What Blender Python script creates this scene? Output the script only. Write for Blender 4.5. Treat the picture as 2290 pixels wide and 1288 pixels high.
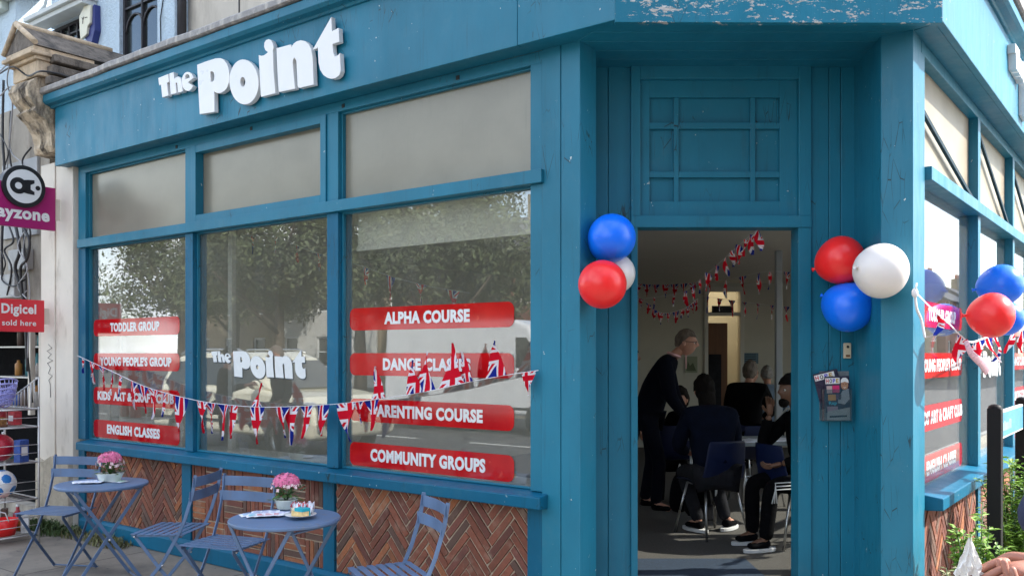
import bpy, bmesh, math, random
from math import radians as R, sin, cos, pi
from mathutils import Vector, Matrix
random.seed(7)
for _o in list(bpy.data.objects): bpy.data.objects.remove(_o)
sc = bpy.context.scene
# ---------------- camera, world, sun, exposure ----------------
F, PW, PH, HZ = 1985.0, 2290.0, 1288.0, 790.0      # focal length and horizon row measured on the photograph
EYE = 1.6
cam = bpy.data.cameras.new('camera'); camo = bpy.data.objects.new('camera', cam); sc.collection.objects.link(camo)
camo.location = (0, 0, EYE); camo.rotation_euler = (R(90), 0, 0)
cam.sensor_width = 36; cam.lens = 36*F/PW; cam.shift_y = (HZ-PH/2)/PW; cam.clip_end = 1000; cam.clip_start = .05
sc.camera = camo
sc.view_settings.view_transform = 'Standard'; sc.view_settings.look = 'None'; sc.view_settings.exposure = 1.85
sc.cycles.transparent_max_bounces = 24; sc.cycles.max_bounces = 10
SUN_EL, SUN_AZ = R(39), math.atan2(1, .05)       # azimuth clockwise from +Y
sdir = Vector((sin(SUN_AZ)*cos(SUN_EL), cos(SUN_AZ)*cos(SUN_EL), sin(SUN_EL)))
sl = bpy.data.lights.new('sun', 'SUN'); sl.energy = 2.8; sl.angle = R(.6); sl.color = (1, .95, .87)
slo = bpy.data.objects.new('sun', sl); sc.collection.objects.link(slo)
slo.rotation_euler = (-sdir).to_track_quat('-Z', 'Y').to_euler(); slo.location = (20, 10, 30)
W = bpy.data.worlds.new("World"); sc.world = W; W.use_nodes = True
nt = W.node_tree; nt.nodes.clear()
def wn(t, **k):
    n = nt.nodes.new(t)
    for a, b in k.items(): setattr(n, a, b)
    return n
sky = wn('ShaderNodeTexSky', sky_type='NISHITA'); sky.sun_disc = False; sky.sun_elevation = SUN_EL; sky.sun_rotation = SUN_AZ
tc = wn('ShaderNodeTexCoord'); mp = wn('ShaderNodeMapping'); mp.inputs['Scale'].default_value = (1, 1, 2.2)
no = wn('ShaderNodeTexNoise'); no.inputs['Scale'].default_value = 2.6; no.inputs['Detail'].default_value = 9; no.inputs['Roughness'].default_value = .58
rp = wn('ShaderNodeValToRGB'); rp.color_ramp.elements[0].position = .46; rp.color_ramp.elements[1].position = .62
n2 = wn('ShaderNodeTexNoise'); n2.inputs['Scale'].default_value = 6; n2.inputs['Detail'].default_value = 6
cr = wn('ShaderNodeValToRGB'); cr.color_ramp.elements[0].color = (5, 5.4, 6.2, 1); cr.color_ramp.elements[1].color = (9.6, 9.6, 9.5, 1)
cr.color_ramp.elements[0].position = .35; cr.color_ramp.elements[1].position = .62
mx = wn('ShaderNodeMix', data_type='RGBA'); bg = wn('ShaderNodeBackground'); bg.inputs['Strength'].default_value = .13; wo = wn('ShaderNodeOutputWorld')
L = nt.links.new
L(tc.outputs['Generated'], mp.inputs['Vector']); L(mp.outputs[0], no.inputs['Vector']); L(no.outputs['Fac'], rp.inputs[0])
L(mp.outputs[0], n2.inputs['Vector']); L(n2.outputs['Fac'], cr.inputs[0])
L(rp.outputs[0], mx.inputs[0]); L(sky.outputs[0], mx.inputs[6]); L(cr.outputs[0], mx.inputs[7]); L(mx.outputs[2], bg.inputs[0]); L(bg.outputs[0], wo.inputs[0])

# ---------------- helpers ----------------
COL = sc.collection
WM = {}                                   # world matrices of things built so far
class Frame:
    def __init__(s, x, y, th, z=0):
        s.m = Matrix.Translation((x, y, z)) @ Matrix.Rotation(th, 4, 'Z'); s.inv = s.m.inverted()
    def at(s, px, w=0):                   # (u, depth) where the photo column px meets the plane w metres in front of the wall line
        o = s.inv @ Vector((0, 0, 0)); d = s.inv.to_3x3() @ Vector(((px-1145)/F, 1, 0))
        t = (-w-o.y)/d.y
        return o.x+d.x*t, t
    def uz(s, px, py, w=0):
        u, t = s.at(px, w); return u, EYE+(HZ-py)/F*t
    def P(s, u, y, z=0): return s.m @ Vector((u, y, z))
TH = math.atan2(-1985, 2626)
_t = (175-1145)/F; _n = (-sin(TH), cos(TH)); _y = 4.037/(_t*_n[0]+_n[1])
FA = Frame(_t*_y, _y, TH)                  # facade to the left of the door
FB = Frame(2.088, 4.62, TH+pi/2)           # facade to the right
YD = 5.2
FD = Frame(0, YD, 0)                    # door wall
ID = Frame(0, 0, 0)
def wp(px, py, Y): return Vector(((px-1145)/F*Y, Y, EYE+(HZ-py)/F*Y))

def meta(o, label=None, cat=None, group=None, kind=None):
    if label: o['label'] = label
    if cat: o['category'] = cat
    if group: o['group'] = group
    if kind: o['kind'] = kind
    return o
def thing(name, label, cat, M=None, group=None):
    o = bpy.data.objects.new(name, None); COL.objects.link(o); M = M or Matrix.Identity(4)
    o.empty_display_size = .1; o.matrix_world = M; WM[o] = M.copy()
    return meta(o, label, cat, group)
class MB:
    def __init__(s): s.v = []; s.f = []; s.mi = []; s.sm = []; s.col = {}; s.uv = {}
    def add(s, vs, fs, mi=0, smooth=False, col=None):
        b = len(s.v); s.v += [tuple(v) for v in vs]
        for f in fs:
            if col is not None: s.col[len(s.f)] = col
            s.f.append([b+i for i in f]); s.mi.append(mi); s.sm.append(smooth)
        return b
    def box(s, x0, x1, y0, y1, z0, z1, mi=0, col=None, M=None):
        vs = [Vector((x, y, z)) for z in (z0, z1) for y in (y0, y1) for x in (x0, x1)]
        if M is not None: vs = [M @ v for v in vs]
        s.add(vs, [(0, 2, 3, 1), (4, 5, 7, 6), (0, 1, 5, 4), (2, 6, 7, 3), (0, 4, 6, 2), (1, 3, 7, 5)], mi, col=col); return s
    def prism(s, poly, a0, a1, axis='z', mi=0, col=None, M=None, smooth=False):
        n = len(poly)
        def q(p, a): return {'z': (p[0], p[1], a), 'y': (p[0], a, p[1]), 'x': (a, p[0], p[1])}[axis]
        vs = [Vector(q(p, a)) for a in (a0, a1) for p in poly]
        if M is not None: vs = [M @ v for v in vs]
        s.add(vs, [list(range(n))[::-1], list(range(n, 2*n))], mi, col=col)
        b = len(s.v)-2*n
        for i in range(n):
            j = (i+1) % n
            if col is not None: s.col[len(s.f)] = col
            s.f.append([b+i, b+j, b+n+j, b+n+i]); s.mi.append(mi); s.sm.append(smooth)
        return s
    def tube(s, pts, r, n=8, mi=0, cap=True, flat=None, smooth=True, col=None):
        pts = [Vector(p) for p in pts]; rs = r if isinstance(r, (list, tuple)) else [r]*len(pts)
        vs = []; up = None
        for i, p in enumerate(pts):
            d = (pts[min(i+1, len(pts)-1)]-pts[max(i-1, 0)]).normalized()
            if up is None: up = Vector((0, 0, 1)) if abs(d.z) < .9 else Vector((0, 1, 0))
            a = d.cross(up).normalized(); b = a.cross(d).normalized(); up = b
            for k in range(n):
                t = 2*pi*k/n; e = (flat or 1)
                vs.append(p+a*cos(t)*rs[i]+b*sin(t)*rs[i]*e)
        fs = [(i*n+k, i*n+(k+1) % n, (i+1)*n+(k+1) % n, (i+1)*n+k) for i in range(len(pts)-1) for k in range(n)]
        s.add(vs, fs, mi, smooth, col)
        if cap:
            b = len(s.v)-len(vs)
            for ring in (list(range(n))[::-1], [len(vs)-n+k for k in range(n)]):
                if col is not None: s.col[len(s.f)] = col
                s.f.append([b+i for i in ring]); s.mi.append(mi); s.sm.append(False)
        return s
    def bar(s, p, q, w, t, side=(0, 0, 1), mi=0):      # flat bar p->q; w along side, t across
        p, q = Vector(p), Vector(q); d = (q-p).normalized(); a = Vector(side); a = (a-d*a.dot(d)).normalized(); b = d.cross(a)
        vs = [c+a*i*w/2+b*j*t/2 for c in (p, q) for i, j in ((-1, -1), (1, -1), (1, 1), (-1, 1))]
        s.add(vs, [(3, 2, 1, 0), (4, 5, 6, 7)]+[(i, (i+1) % 4, 4+(i+1) % 4, 4+i) for i in range(4)], mi); return s
    def lathe(s, prof, n=32, mi=0, c=(0, 0, 0), M=None, smooth=True, col=None):
        vs = []
        for r, z in prof:
            for k in range(n): vs.append(Vector((c[0]+r*cos(2*pi*k/n), c[1]+r*sin(2*pi*k/n), c[2]+z)))
        if M is not None: vs = [M @ v for v in vs]
        s.add(vs, [(i*n+k, i*n+(k+1) % n, (i+1)*n+(k+1) % n, (i+1)*n+k) for i in range(len(prof)-1) for k in range(n)], mi, smooth, col); return s
    def ball(s, c, r, n=16, mi=0, sc_=(1, 1, 1), M=None, col=None):
        m = n//2; vs = []
        for i in range(m+1):
            a = pi*i/m
            for k in range(n):
                b = 2*pi*k/n; v = Vector((sin(a)*cos(b)*sc_[0], sin(a)*sin(b)*sc_[1], cos(a)*sc_[2]))*r
                if M is not None: v = M @ v
                vs.append(Vector(c)+v)
        s.add(vs, [(i*n+k, i*n+(k+1) % n, (i+1)*n+(k+1) % n, (i+1)*n+k) for i in range(m) for k in range(n)], mi, True, col); return s
    def build(s, name, mats, parent=None, M=None, bevel=0, seg=2, label=None, weld=False, world=False):
        me = bpy.data.meshes.new(name); me.from_pydata(s.v, [], s.f)
        if not isinstance(mats, (list, tuple)): mats = [mats]
        for m in mats: me.materials.append(m)
        me.polygons.foreach_set('material_index', s.mi); me.polygons.foreach_set('use_smooth', s.sm)
        if s.col:
            at = me.color_attributes.new('Col', 'FLOAT_COLOR', 'CORNER'); buf = []
            for p in me.polygons:
                c = s.col.get(p.index, (.5, .5, .5)); buf += (list(c[:3])+[1])*p.loop_total
            at.data.foreach_set('color', buf)
        if s.uv:
            ul = me.uv_layers.new(name='UVMap')
            for p in me.polygons:
                for li in p.loop_indices: ul.data[li].uv = s.uv.get(me.loops[li].vertex_index, (0, 0))
        bm = bmesh.new(); bm.from_mesh(me)
        if weld: bmesh.ops.remove_doubles(bm, verts=bm.verts, dist=1e-5)
        if not s.uv: bmesh.ops.recalc_face_normals(bm, faces=bm.faces)
        bm.to_mesh(me); bm.free(); me.update()
        o = bpy.data.objects.new(name, me); COL.objects.link(o)
        M = M if M is not None else (WM[parent] if parent is not None and not world else Matrix.Identity(4))
        if isinstance(M, Frame): M = M.m
        if parent is not None: o.parent = parent; o.matrix_local = WM[parent].inverted() @ M
        else: o.matrix_world = M
        WM[o] = M.copy()
        if bevel:
            b = o.modifiers.new('bevel', 'BEVEL'); b.width = bevel; b.segments = seg; b.limit_method = 'ANGLE'; b.angle_limit = R(40)
        if label: o['label'] = label
        return o

def copy_tree(o, M, parent=None, rel=None):
    c = o.copy(); COL.objects.link(c)
    if parent is None: c.parent = None; c.matrix_world = M; WM[c] = M.copy()
    else: c.parent = parent; c.matrix_parent_inverse = Matrix.Identity(4); c.matrix_basis = rel; WM[c] = WM[parent] @ rel
    for ch in [x for x in o.children]: copy_tree(ch, None, c, WM[o].inverted() @ WM[ch])
    return c
def place(root, M):
    D = M @ WM[root].inverted(); root.matrix_world = M; WM[root] = M.copy()
    def up(o):
        for c in o.children: WM[c] = D @ WM[c]; up(c)
    up(root)
def TR(x, y, z, rz=0): return Matrix.Translation((x, y, z)) @ Matrix.Rotation(rz, 4, 'Z')

# ---------------- materials ----------------
class NB:
    def __init__(s, name):
        s.m = bpy.data.materials.new(name); s.m.use_nodes = True; s.t = s.m.node_tree; s.t.nodes.clear()
        s.out = s.n('ShaderNodeOutputMaterial'); s.tc = s.n('ShaderNodeTexCoord')
    def n(s, t, **k):
        x = s.t.nodes.new(t)
        for a, b in k.items(): setattr(x, a, b)
        return x
    def l(s, a, b): s.t.links.new(a, b)
    def val(s, sock, v):
        if isinstance(v, (int, float)): sock.default_value = v
        elif isinstance(v, tuple): sock.default_value = v if len(v) == len(sock.default_value) else v+(1,)
        else: s.l(v, sock)
    def math(s, op, a, b=0, c=0, clamp=False):
        x = s.n('ShaderNodeMath', operation=op); x.use_clamp = clamp
        s.val(x.inputs[0], a); s.val(x.inputs[1], b); s.val(x.inputs[2], c); return x.outputs[0]
    def mix(s, f, a, b):
        x = s.n('ShaderNodeMix', data_type='RGBA'); s.val(x.inputs[0], f); s.val(x.inputs[6], a); s.val(x.inputs[7], b); return x.outputs[2]
    def noise(s, scale, detail=5, stretch=(1, 1, 1), rough=.55, coord='Object', dist=0):
        m = s.n('ShaderNodeMapping'); m.inputs['Scale'].default_value = stretch; s.l(s.tc.outputs[coord], m.inputs['Vector'])
        x = s.n('ShaderNodeTexNoise'); x.inputs['Scale'].default_value = scale; x.inputs['Detail'].default_value = detail
        x.inputs['Roughness'].default_value = rough; x.inputs['Distortion'].default_value = dist
        s.l(m.outputs[0], x.inputs['Vector']); return x.outputs['Fac']
    def ramp(s, f, a, b, lo=0, hi=1):
        x = s.n('ShaderNodeMapRange'); s.val(x.inputs[0], f); x.inputs[1].default_value = a; x.inputs[2].default_value = b
        x.inputs[3].default_value = lo; x.inputs[4].default_value = hi; return x.outputs[0]
    def bump(s, h, strength=.2, dist=.01):
        x = s.n('ShaderNodeBump'); x.inputs['Strength'].default_value = strength; x.inputs['Distance'].default_value = dist; s.val(x.inputs['Height'], h); return x.outputs[0]
    def pbr(s, col, rough=.5, metal=0, normal=None, coat=0, spec=.5, emis=None, es=0, trans=0, alpha=1, sss=0, sheen=0):
        p = s.n('ShaderNodeBsdfPrincipled'); s.val(p.inputs['Base Color'], col); s.val(p.inputs['Roughness'], rough); s.val(p.inputs['Metallic'], metal)
        p.inputs['Coat Weight'].default_value = coat; p.inputs['Coat Roughness'].default_value = .08; p.inputs['Specular IOR Level'].default_value = spec
        s.val(p.inputs['Transmission Weight'], trans); s.val(p.inputs['Alpha'], alpha)
        if sss: p.inputs['Subsurface Weight'].default_value = sss; p.inputs['Subsurface Radius'].default_value = (.02, .01, .005)
        if sheen: p.inputs['Sheen Weight'].default_value = sheen
        if normal is not None: s.l(normal, p.inputs['Normal'])
        if emis: s.val(p.inputs['Emission Color'], emis); p.inputs['Emission Strength'].default_value = es
        return p.outputs[0]
    def done(s, sh): s.l(sh, s.out.inputs[0]); return s.m
def c4(c, k=1): return (min(1, c[0]*k), min(1, c[1]*k), min(1, c[2]*k), 1)
def pm(name, col, rough=.5, var=.12, scale=6, bump=.15, bs=80, metal=0, coat=0, stretch=(1, 1, 1), rv=.08, bd=.004, sss=0, sheen=0, dirt=None, ds=3, dt=(.5, .75), spec=.5, chips=None):
    b = NB(name); f = b.noise(scale, 6, stretch)
    c = b.mix(b.ramp(f, .3, .7), c4(col, 1-var), c4(col, 1+var))
    if dirt: c = b.mix(b.ramp(b.noise(ds, 8, (1, 1, .35), .65), dt[0], dt[1]), c, dirt+(1,))
    h = b.noise(bs, 4, stretch)
    if chips:
        ch = b.ramp(b.noise(chips[0], 6, chips[3] if len(chips) > 3 else (1, 1, 1), .6, dist=.4), chips[1], chips[1]+.015)
        c = b.mix(ch, c, chips[2]+(1,))
    return b.done(b.pbr(c, b.ramp(f, .3, .7, max(.02, rough-rv), rough+rv), metal, b.bump(h, bump, bd), coat, spec, sss=sss, sheen=sheen))

TEAL = (.009, .165, .258)
def teal_mat(name, k=1, chips=True, col=TEAL, peel=0, spec=.4):
    b = NB(name); f = b.noise(1.3, 8, (1, 1, .6), .6); g = b.noise(9, 8, (1, 1, .25), .7)
    c = b.mix(b.ramp(f, .3, .7), c4(col, .80*k), c4(col, 1.20*k))
    c = b.mix(b.ramp(b.noise(5, 8, (1, 1, 1), .72), .56, .80, 0, .38), c, c4((.075, .20, .26), k))       # chalky faded areas
    c = b.mix(b.ramp(b.noise(20, 8, (1, 1, .08), .65), .58, .80, 0, .55), c, (.012, .060, .085, 1))       # runs of grime
    c = b.mix(b.ramp(b.noise(75, 5, (1, 1, .5), .7), .66, .78, 0, .5), c, (.02, .07, .09, 1))            # specks of dirt
    brush = b.noise(70, 3, (1, 1, .05)); orange = b.noise(300, 2); dent = b.noise(6, 4)
    h = b.math('ADD', b.math('MULTIPLY', brush, .7), b.math('ADD', b.math('MULTIPLY', orange, .2), b.math('MULTIPLY', dent, 1.2))); rough = b.ramp(g, .3, .7, .34, .56)
    if chips:
        v = b.noise(42, 4, (1, 1, .6), .55); w = b.noise(3.5, 3)
        ch = b.math('MULTIPLY', b.ramp(v, .715, .73), b.ramp(w, .47, .54))
        c = b.mix(ch, c, (.60, .66, .66, 1)); h = b.math('SUBTRACT', h, ch)
        cr_ = b.n('ShaderNodeTexVoronoi', feature='DISTANCE_TO_EDGE'); mpp = b.n('ShaderNodeMapping'); mpp.inputs['Scale'].default_value = (5, 5, .8); b.l(b.tc.outputs['Object'], mpp.inputs['Vector']); b.l(mpp.outputs[0], cr_.inputs['Vector'])
        crk = b.math('MULTIPLY', b.math('LESS_THAN', cr_.outputs['Distance'], .012), b.ramp(b.noise(2.4, 4), .56, .62))
        c = b.mix(crk, c, (.01, .04, .055, 1)); h = b.math('SUBTRACT', h, crk)
    if peel:
        v = b.noise(7, 9, (1, 1, 3.2), .72, dist=.6); e = b.noise(34, 8, (1, 1, 2), .7, dist=.3)
        m = b.ramp(b.math('ADD', b.math('MULTIPLY', v, .6), b.math('MULTIPLY', e, .4)), .545, .56)
        wood = b.mix(b.ramp(b.noise(30, 5, (.2, 1, 6)), .35, .65), (.62, .66, .66, 1), (.33, .27, .22, 1))
        c = b.mix(m, c, wood); h = b.math('SUBTRACT', h, b.math('MULTIPLY', m, 3))
    return b.done(b.pbr(c, rough, 0, b.bump(h, .32, .003), spec=spec))
M_teal = teal_mat('teal gloss paint'); M_peel = teal_mat('teal paint peeling to wood', peel=1)
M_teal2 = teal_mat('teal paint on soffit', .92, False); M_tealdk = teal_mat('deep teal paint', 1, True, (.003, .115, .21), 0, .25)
M_white = pm('sign white acrylic', (.82, .82, .80), .35, .03, 4, .03, 40, coat=.1)
M_vinylw = pm('white vinyl letters', (.72, .76, .76), .15, .04, 30, .0, 40, rv=.03)
def vinyl_red():
    b = NB('red window vinyl'); f = b.noise(5, 7, (1, 1, 1)); c = b.mix(b.ramp(f, .35, .7), (.42, .004, .008, 1), (.56, .012, .012, 1))
    c = b.mix(b.ramp(b.noise(22, 6), .66, .8, 0, .5), c, (.8, .16, .1, 1))
    return b.done(b.pbr(c, .06, 0, None, 0, .75))
M_red = vinyl_red()
def brick_mat():
    b = NB('red brick'); a = b.n('ShaderNodeAttribute', attribute_name='Col'); f = b.noise(55, 8, (1, 1, 1), .7); g = b.noise(9, 5)
    c = b.mix(b.ramp(f, .35, .75, 0, .55), a.outputs['Color'], (.06, .035, .03, 1))
    c = b.mix(b.ramp(g, .56, .76, 0, .6), c, (.40, .31, .23, 1)); c = b.mix(b.ramp(b.noise(3, 6, (1, 1, 1), .65), .55, .75, 0, .65), c, (.045, .035, .03, 1))
    return b.done(b.pbr(c, .85, 0, b.bump(f, .6, .006)))
M_brick = brick_mat()
M_mortar = pm('lime mortar', (.47, .38, .28), .9, .2, 30, .6, 120, dirt=(.34, .26, .18), ds=8)
M_concrete = pm('pavement concrete', (.24, .21, .17), .85, .18, 3, .5, 90, dirt=(.12, .11, .095), ds=2.2, bd=.006, chips=(16, .66, (.10, .095, .085)))
M_asphalt = pm('asphalt', (.06, .06, .062), .85, .2, 5, .6, 160, dirt=(.09, .088, .082), ds=1.2, bd=.006)
M_line = pm('road paint', (.6, .6, .56), .7, .15, 20, .2, 90)
M_pil = pm('cream stone paint', (.72, .66, .56), .7, .08, 3, .25, 60, dirt=(.35, .29, .22), ds=5, dt=(.56, .82))
M_stone = pm('weathered stone', (.58, .46, .32), .9, .2, 8, .8, 55, dirt=(.15, .12, .09), ds=6, dt=(.52, .74), bd=.012)
M_stonedk = pm('blackened stone', (.17, .145, .12), .9, .3, 10, .8, 55, dirt=(.05, .045, .04), ds=9, dt=(.45, .65), bd=.012)
M_lead = pm('lead flashing', (.30, .285, .27), .6, .25, 18, .5, 60, metal=.3, dirt=(.45, .42, .38), ds=16, dt=(.5, .6), bd=.008)
M_blueren = pm('pale blue render', (.47, .58, .66), .85, .06, 2.5, .8, 38, dirt=(.35, .43, .47), ds=5, bd=.02)
M_cream = pm('cream render', (.56, .51, .43), .85, .06, 3, .3, 60, dirt=(.38, .34, .28), ds=3)
M_dark = pm('dark brown frame', (.03, .028, .032), .5, .2, 10, .1)
M_blk = pm('black plastic', (.012, .012, .014), .45, .2, 10, .1)
M_bistro = pm('slate blue powder coat', (.095, .16, .28), .45, .22, 5, .12, 300, bd=.001, dirt=(.15, .15, .17), ds=14, dt=(.56, .75), chips=(30, .70, (.22, .13, .08)))
M_steel = pm('rivet steel', (.6, .6, .6), .3, .05, metal=1)
M_wire = pm('galvanised wire', (.55, .54, .52), .45, .15, 30, metal=.6)
M_innerwall = pm('interior cream wall', (.55, .51, .43), .9, .05, 3, .1)
M_ceil = pm('interior ceiling', (.62, .58, .52), .9, .03, 3, .05)
M_carpet = pm('interior carpet', (.095, .088, .08), 1, .25, 60, .8, 300, bd=.004)
M_mat = pm('blue entrance mat', (.03, .05, .085), 1, .25, 60, .8, 300, bd=.004)
M_navy = pm('navy suit cloth', (.0035, .0045, .010), .95, .25, 12, .6, 60, spec=.1, bd=.01)
M_black = pm('black cloth', (.0035, .0035, .0045), .95, .25, 12, .6, 60, spec=.1, bd=.01)
M_navy2 = pm('navy jacket cloth', (.005, .008, .020), .95, .25, 12, .6, 60, spec=.1, bd=.01)
M_grey = pm('grey cloth', (.022, .022, .026), .95, .25, 12, .6, 60, spec=.1, bd=.01)
M_skin = pm('skin', (.52, .27, .19), .55, .1, 20, .12, 160, sss=.12, bd=.001)
M_skin2 = pm('brown skin', (.20, .10, .06), .5, .1, 20, .1, 160, sss=.05, bd=.001)
M_hairg = pm('grey hair', (.17, .135, .11), .8, .4, 30, 1.0, 90, stretch=(1, 1, .4), bd=.01)
M_hairw = pm('pale grey hair', (.30, .28, .26), .8, .35, 30, 1.0, 90, bd=.01)
M_hairb = pm('dark hair', (.008, .006, .005), .8, .4, 30, 1.0, 90, spec=.15, bd=.01)
M_blue_pl = pm('blue plastic seat', (.004, .012, .058), .45, .1, 20, .1, 200)
M_shoe = pm('white trainer sole', (.7, .7, .7), .6, .1)
M_pinksh = pm('pink shirt', (.72, .42, .42), .8, .05)
M_paper = pm('paper', (.78, .80, .86), .8, .03)
M_wood = pm('brown door wood', (.14, .055, .02), .5, .25, 5, .2, 60, stretch=(4, 4, .4))
M_pot = pm('white glazed pot', (.72, .78, .70), .25, .03, 4, coat=.4)
M_leaf = pm('plant leaf', (.055, .13, .03), .5, .45, 30, .2, 60)
M_leafy = pm('bright shrub leaf', (.20, .36, .05), .5, .4, 22, .2, 60)
M_tree = pm('tree foliage', (.070, .088, .03), .6, .6, .9, .2, 30)
M_bark = pm('bark', (.10, .075, .05), .9, .3, 8, .8, 40, stretch=(1, 1, .3))
M_pink = pm('pink petals', (.85, .22, .40), .5, .25, 60, .1)
M_petal = pm('pale petals', (.85, .62, .62), .5, .25, 60, .1)
M_rope = pm('white tape', (.78, .78, .80), .7, .04)
M_balb = pm('blue balloon rubber', (.002, .17, .95), .36, .08, 5, .03, 20, coat=.12, sss=.1)
M_balr = pm('red balloon rubber', (.92, .022, .022), .36, .08, 5, .03, 20, coat=.12, sss=.1)
M_balw = pm('white balloon rubber', (.80, .76, .72), .36, .04, 5, .03, 20, coat=.12, sss=.1)
def glass(name, f0, tint=(1, 1, 1), rough=0.0, veil=(.06, .14)):
    b = NB(name); lwn = b.n('ShaderNodeLayerWeight'); lwn.inputs[0].default_value = .5; lw = b.math('POWER', lwn.outputs['Facing'], 4.0)
    g = b.n('ShaderNodeBsdfGlossy'); g.inputs['Roughness'].default_value = rough; g.inputs['Color'].default_value = (.97, .98, 1, 1)
    t = b.n('ShaderNodeBsdfTransparent'); t.inputs[0].default_value = tint+(1,)
    d = b.n('ShaderNodeBsdfDiffuse'); d.inputs[0].default_value = (.46, .46, .41, 1)
    m0 = b.n('ShaderNodeMixShader'); b.l(b.ramp(b.noise(3, 8, (1, 1, .5), .65), .35, .75, veil[0], veil[1]), m0.inputs[0]); b.l(t.outputs[0], m0.inputs[1]); b.l(d.outputs[0], m0.inputs[2])
    m = b.n('ShaderNodeMixShader'); b.l(b.math('ADD', b.math('MULTIPLY', lw, .6), f0, clamp=True), m.inputs[0])
    b.l(m0.outputs[0], m.inputs[1]); b.l(g.outputs[0], m.inputs[2]); return b.done(m.outputs[0])
M_glass = glass('shop window glass', .12, (.95, .97, .95)); M_glassb = None
M_carglass = pm('car glass', (.02, .025, .025), .06, .1, coat=.5)
def frosted(name='frosted film glass', c0=(.27, .25, .195, 1), c1=(.32, .30, .235, 1), f0=.10, fk=1.2):
    b = NB(name); f = b.noise(4, 7, (1, 1, 1.4)); g = b.noise(60, 3)
    c = b.mix(b.ramp(f, .35, .65), c0, c1)
    c = b.mix(b.ramp(b.noise(30, 6, (3, 1, .12), .65), .60, .78, 0, .45), c, (.13, .12, .09, 1)); c = b.mix(b.ramp(b.noise(1.6, 8, (1, 1, 1), .7), .5, .7, 0, .22), c, (.42, .41, .33, 1))
    pd = b.n('ShaderNodeBsdfDiffuse'); b.l(c, pd.inputs[0]); pt = b.n('ShaderNodeBsdfTranslucent'); pt.inputs[0].default_value = (.8, .78, .7, 1); pm_ = b.n('ShaderNodeMixShader'); pm_.inputs[0].default_value = .28; b.l(pd.outputs[0], pm_.inputs[1]); b.l(pt.outputs[0], pm_.inputs[2]); p = pm_.outputs[0]; gl = b.n('ShaderNodeBsdfGlossy'); gl.inputs['Roughness'].default_value = .28; gl.inputs['Color'].default_value = (.80, .77, .68, 1)
    b.l(b.bump(g, .08, .002), gl.inputs['Normal']); fr0 = b.n('ShaderNodeLayerWeight'); fr0.inputs[0].default_value = .5; fr = b.math('POWER', fr0.outputs['Facing'], 4.0)
    m = b.n('ShaderNodeMixShader'); b.l(b.math('ADD', b.math('MULTIPLY', fr, fk), f0, clamp=True), m.inputs[0]); b.l(p, m.inputs[1]); b.l(gl.outputs[0], m.inputs[2])
    return b.done(m.outputs[0])
M_frost = frosted(); M_glassb = frosted('beige pane painted as lit room', (.40, .34, .26, 1), (.50, .43, .33, 1), .02, .45)  # right upper panes: beige colour stands in for the lit ceiling behind clear glass
def flag_mat():
    b = NB('union flag cloth'); uvn = b.n('ShaderNodeUVMap'); sp = b.n('ShaderNodeSeparateXYZ'); b.l(uvn.outputs[0], sp.inputs[0])
    x, y = sp.outputs[0], sp.outputs[1]
    ax, ay = b.math('ABSOLUTE', x), b.math('ABSOLUTE', y)
    d1 = b.math('MULTIPLY', b.math('SUBTRACT', y, b.math('MULTIPLY', x, .62)), .85); d2 = b.math('MULTIPLY', b.math('ADD', y, b.math('MULTIPLY', x, .62)), .85)
    lt = lambda v, t: b.math('LESS_THAN', v, t)
    mxx = lambda p, q: b.math('MAXIMUM', p, q)
    wd = mxx(lt(b.math('ABSOLUTE', d1), .10), lt(b.math('ABSOLUTE', d2), .10))
    rd = mxx(lt(b.math('ABSOLUTE', d1), .038), lt(b.math('ABSOLUTE', d2), .038))
    wc = mxx(lt(ax, .17), lt(ay, .17)); rc = mxx(lt(ax, .10), lt(ay, .10))
    c = b.mix(wd, (.016, .030, .26, 1), (.78, .76, .80, 1)); c = b.mix(rd, c, (.62, .012, .03, 1)); c = b.mix(wc, c, (.78, .76, .80, 1)); c = b.mix(rc, c, (.62, .012, .03, 1))
    p = b.n('ShaderNodeBsdfDiffuse'); b.l(c, p.inputs[0]); t = b.n('ShaderNodeBsdfTranslucent'); b.l(c, t.inputs[0])
    m = b.n('ShaderNodeMixShader'); m.inputs[0].default_value = .25; b.l(p.outputs[0], m.inputs[1]); b.l(t.outputs[0], m.inputs[2]); return b.done(m.outputs[0])
M_flag = flag_mat()
def solid(name, c, rough=.5): return pm(name, c, rough, .06, 10, .05)

# ---------------- text ----------------
def text_mb(s, bold=.02, ext=.002, res=3):
    cu = bpy.data.curves.new('tmp', 'FONT'); cu.body = s; cu.size = 1; cu.offset = bold; cu.extrude = ext; cu.resolution_u = res; cu.space_character = 1.08
    o = bpy.data.objects.new('tmp', cu); COL.objects.link(o); dg = bpy.context.evaluated_depsgraph_get()
    me = bpy.data.meshes.new_from_object(o.evaluated_get(dg)); vs = [v.co.copy() for v in me.vertices]; fs = [list(p.vertices) for p in me.polygons]
    bpy.data.objects.remove(o); bpy.data.meshes.remove(me); bpy.data.curves.remove(cu)
    x0 = min(v.x for v in vs); x1 = max(v.x for v in vs); y0 = min(v.y for v in vs); y1 = max(v.y for v in vs)
    return [((v.x-x0)/(x1-x0), (v.y-y0)/(y1-y0), v.z/ext) for v in vs], fs
def text(mb, s, u0, u1, z0, z1, y, bold=.02, t=.001, mi=0, M=None):        # on a wall plane; front face at local y
    vs, fs = text_mb(s, bold); vv = [Vector((u0+a*(u1-u0), y+t-t*c, z0+b*(z1-z0))) for a, b, c in vs]
    if M is not None: vv = [M @ v for v in vv]
    mb.add(vv, fs, mi)
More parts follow.
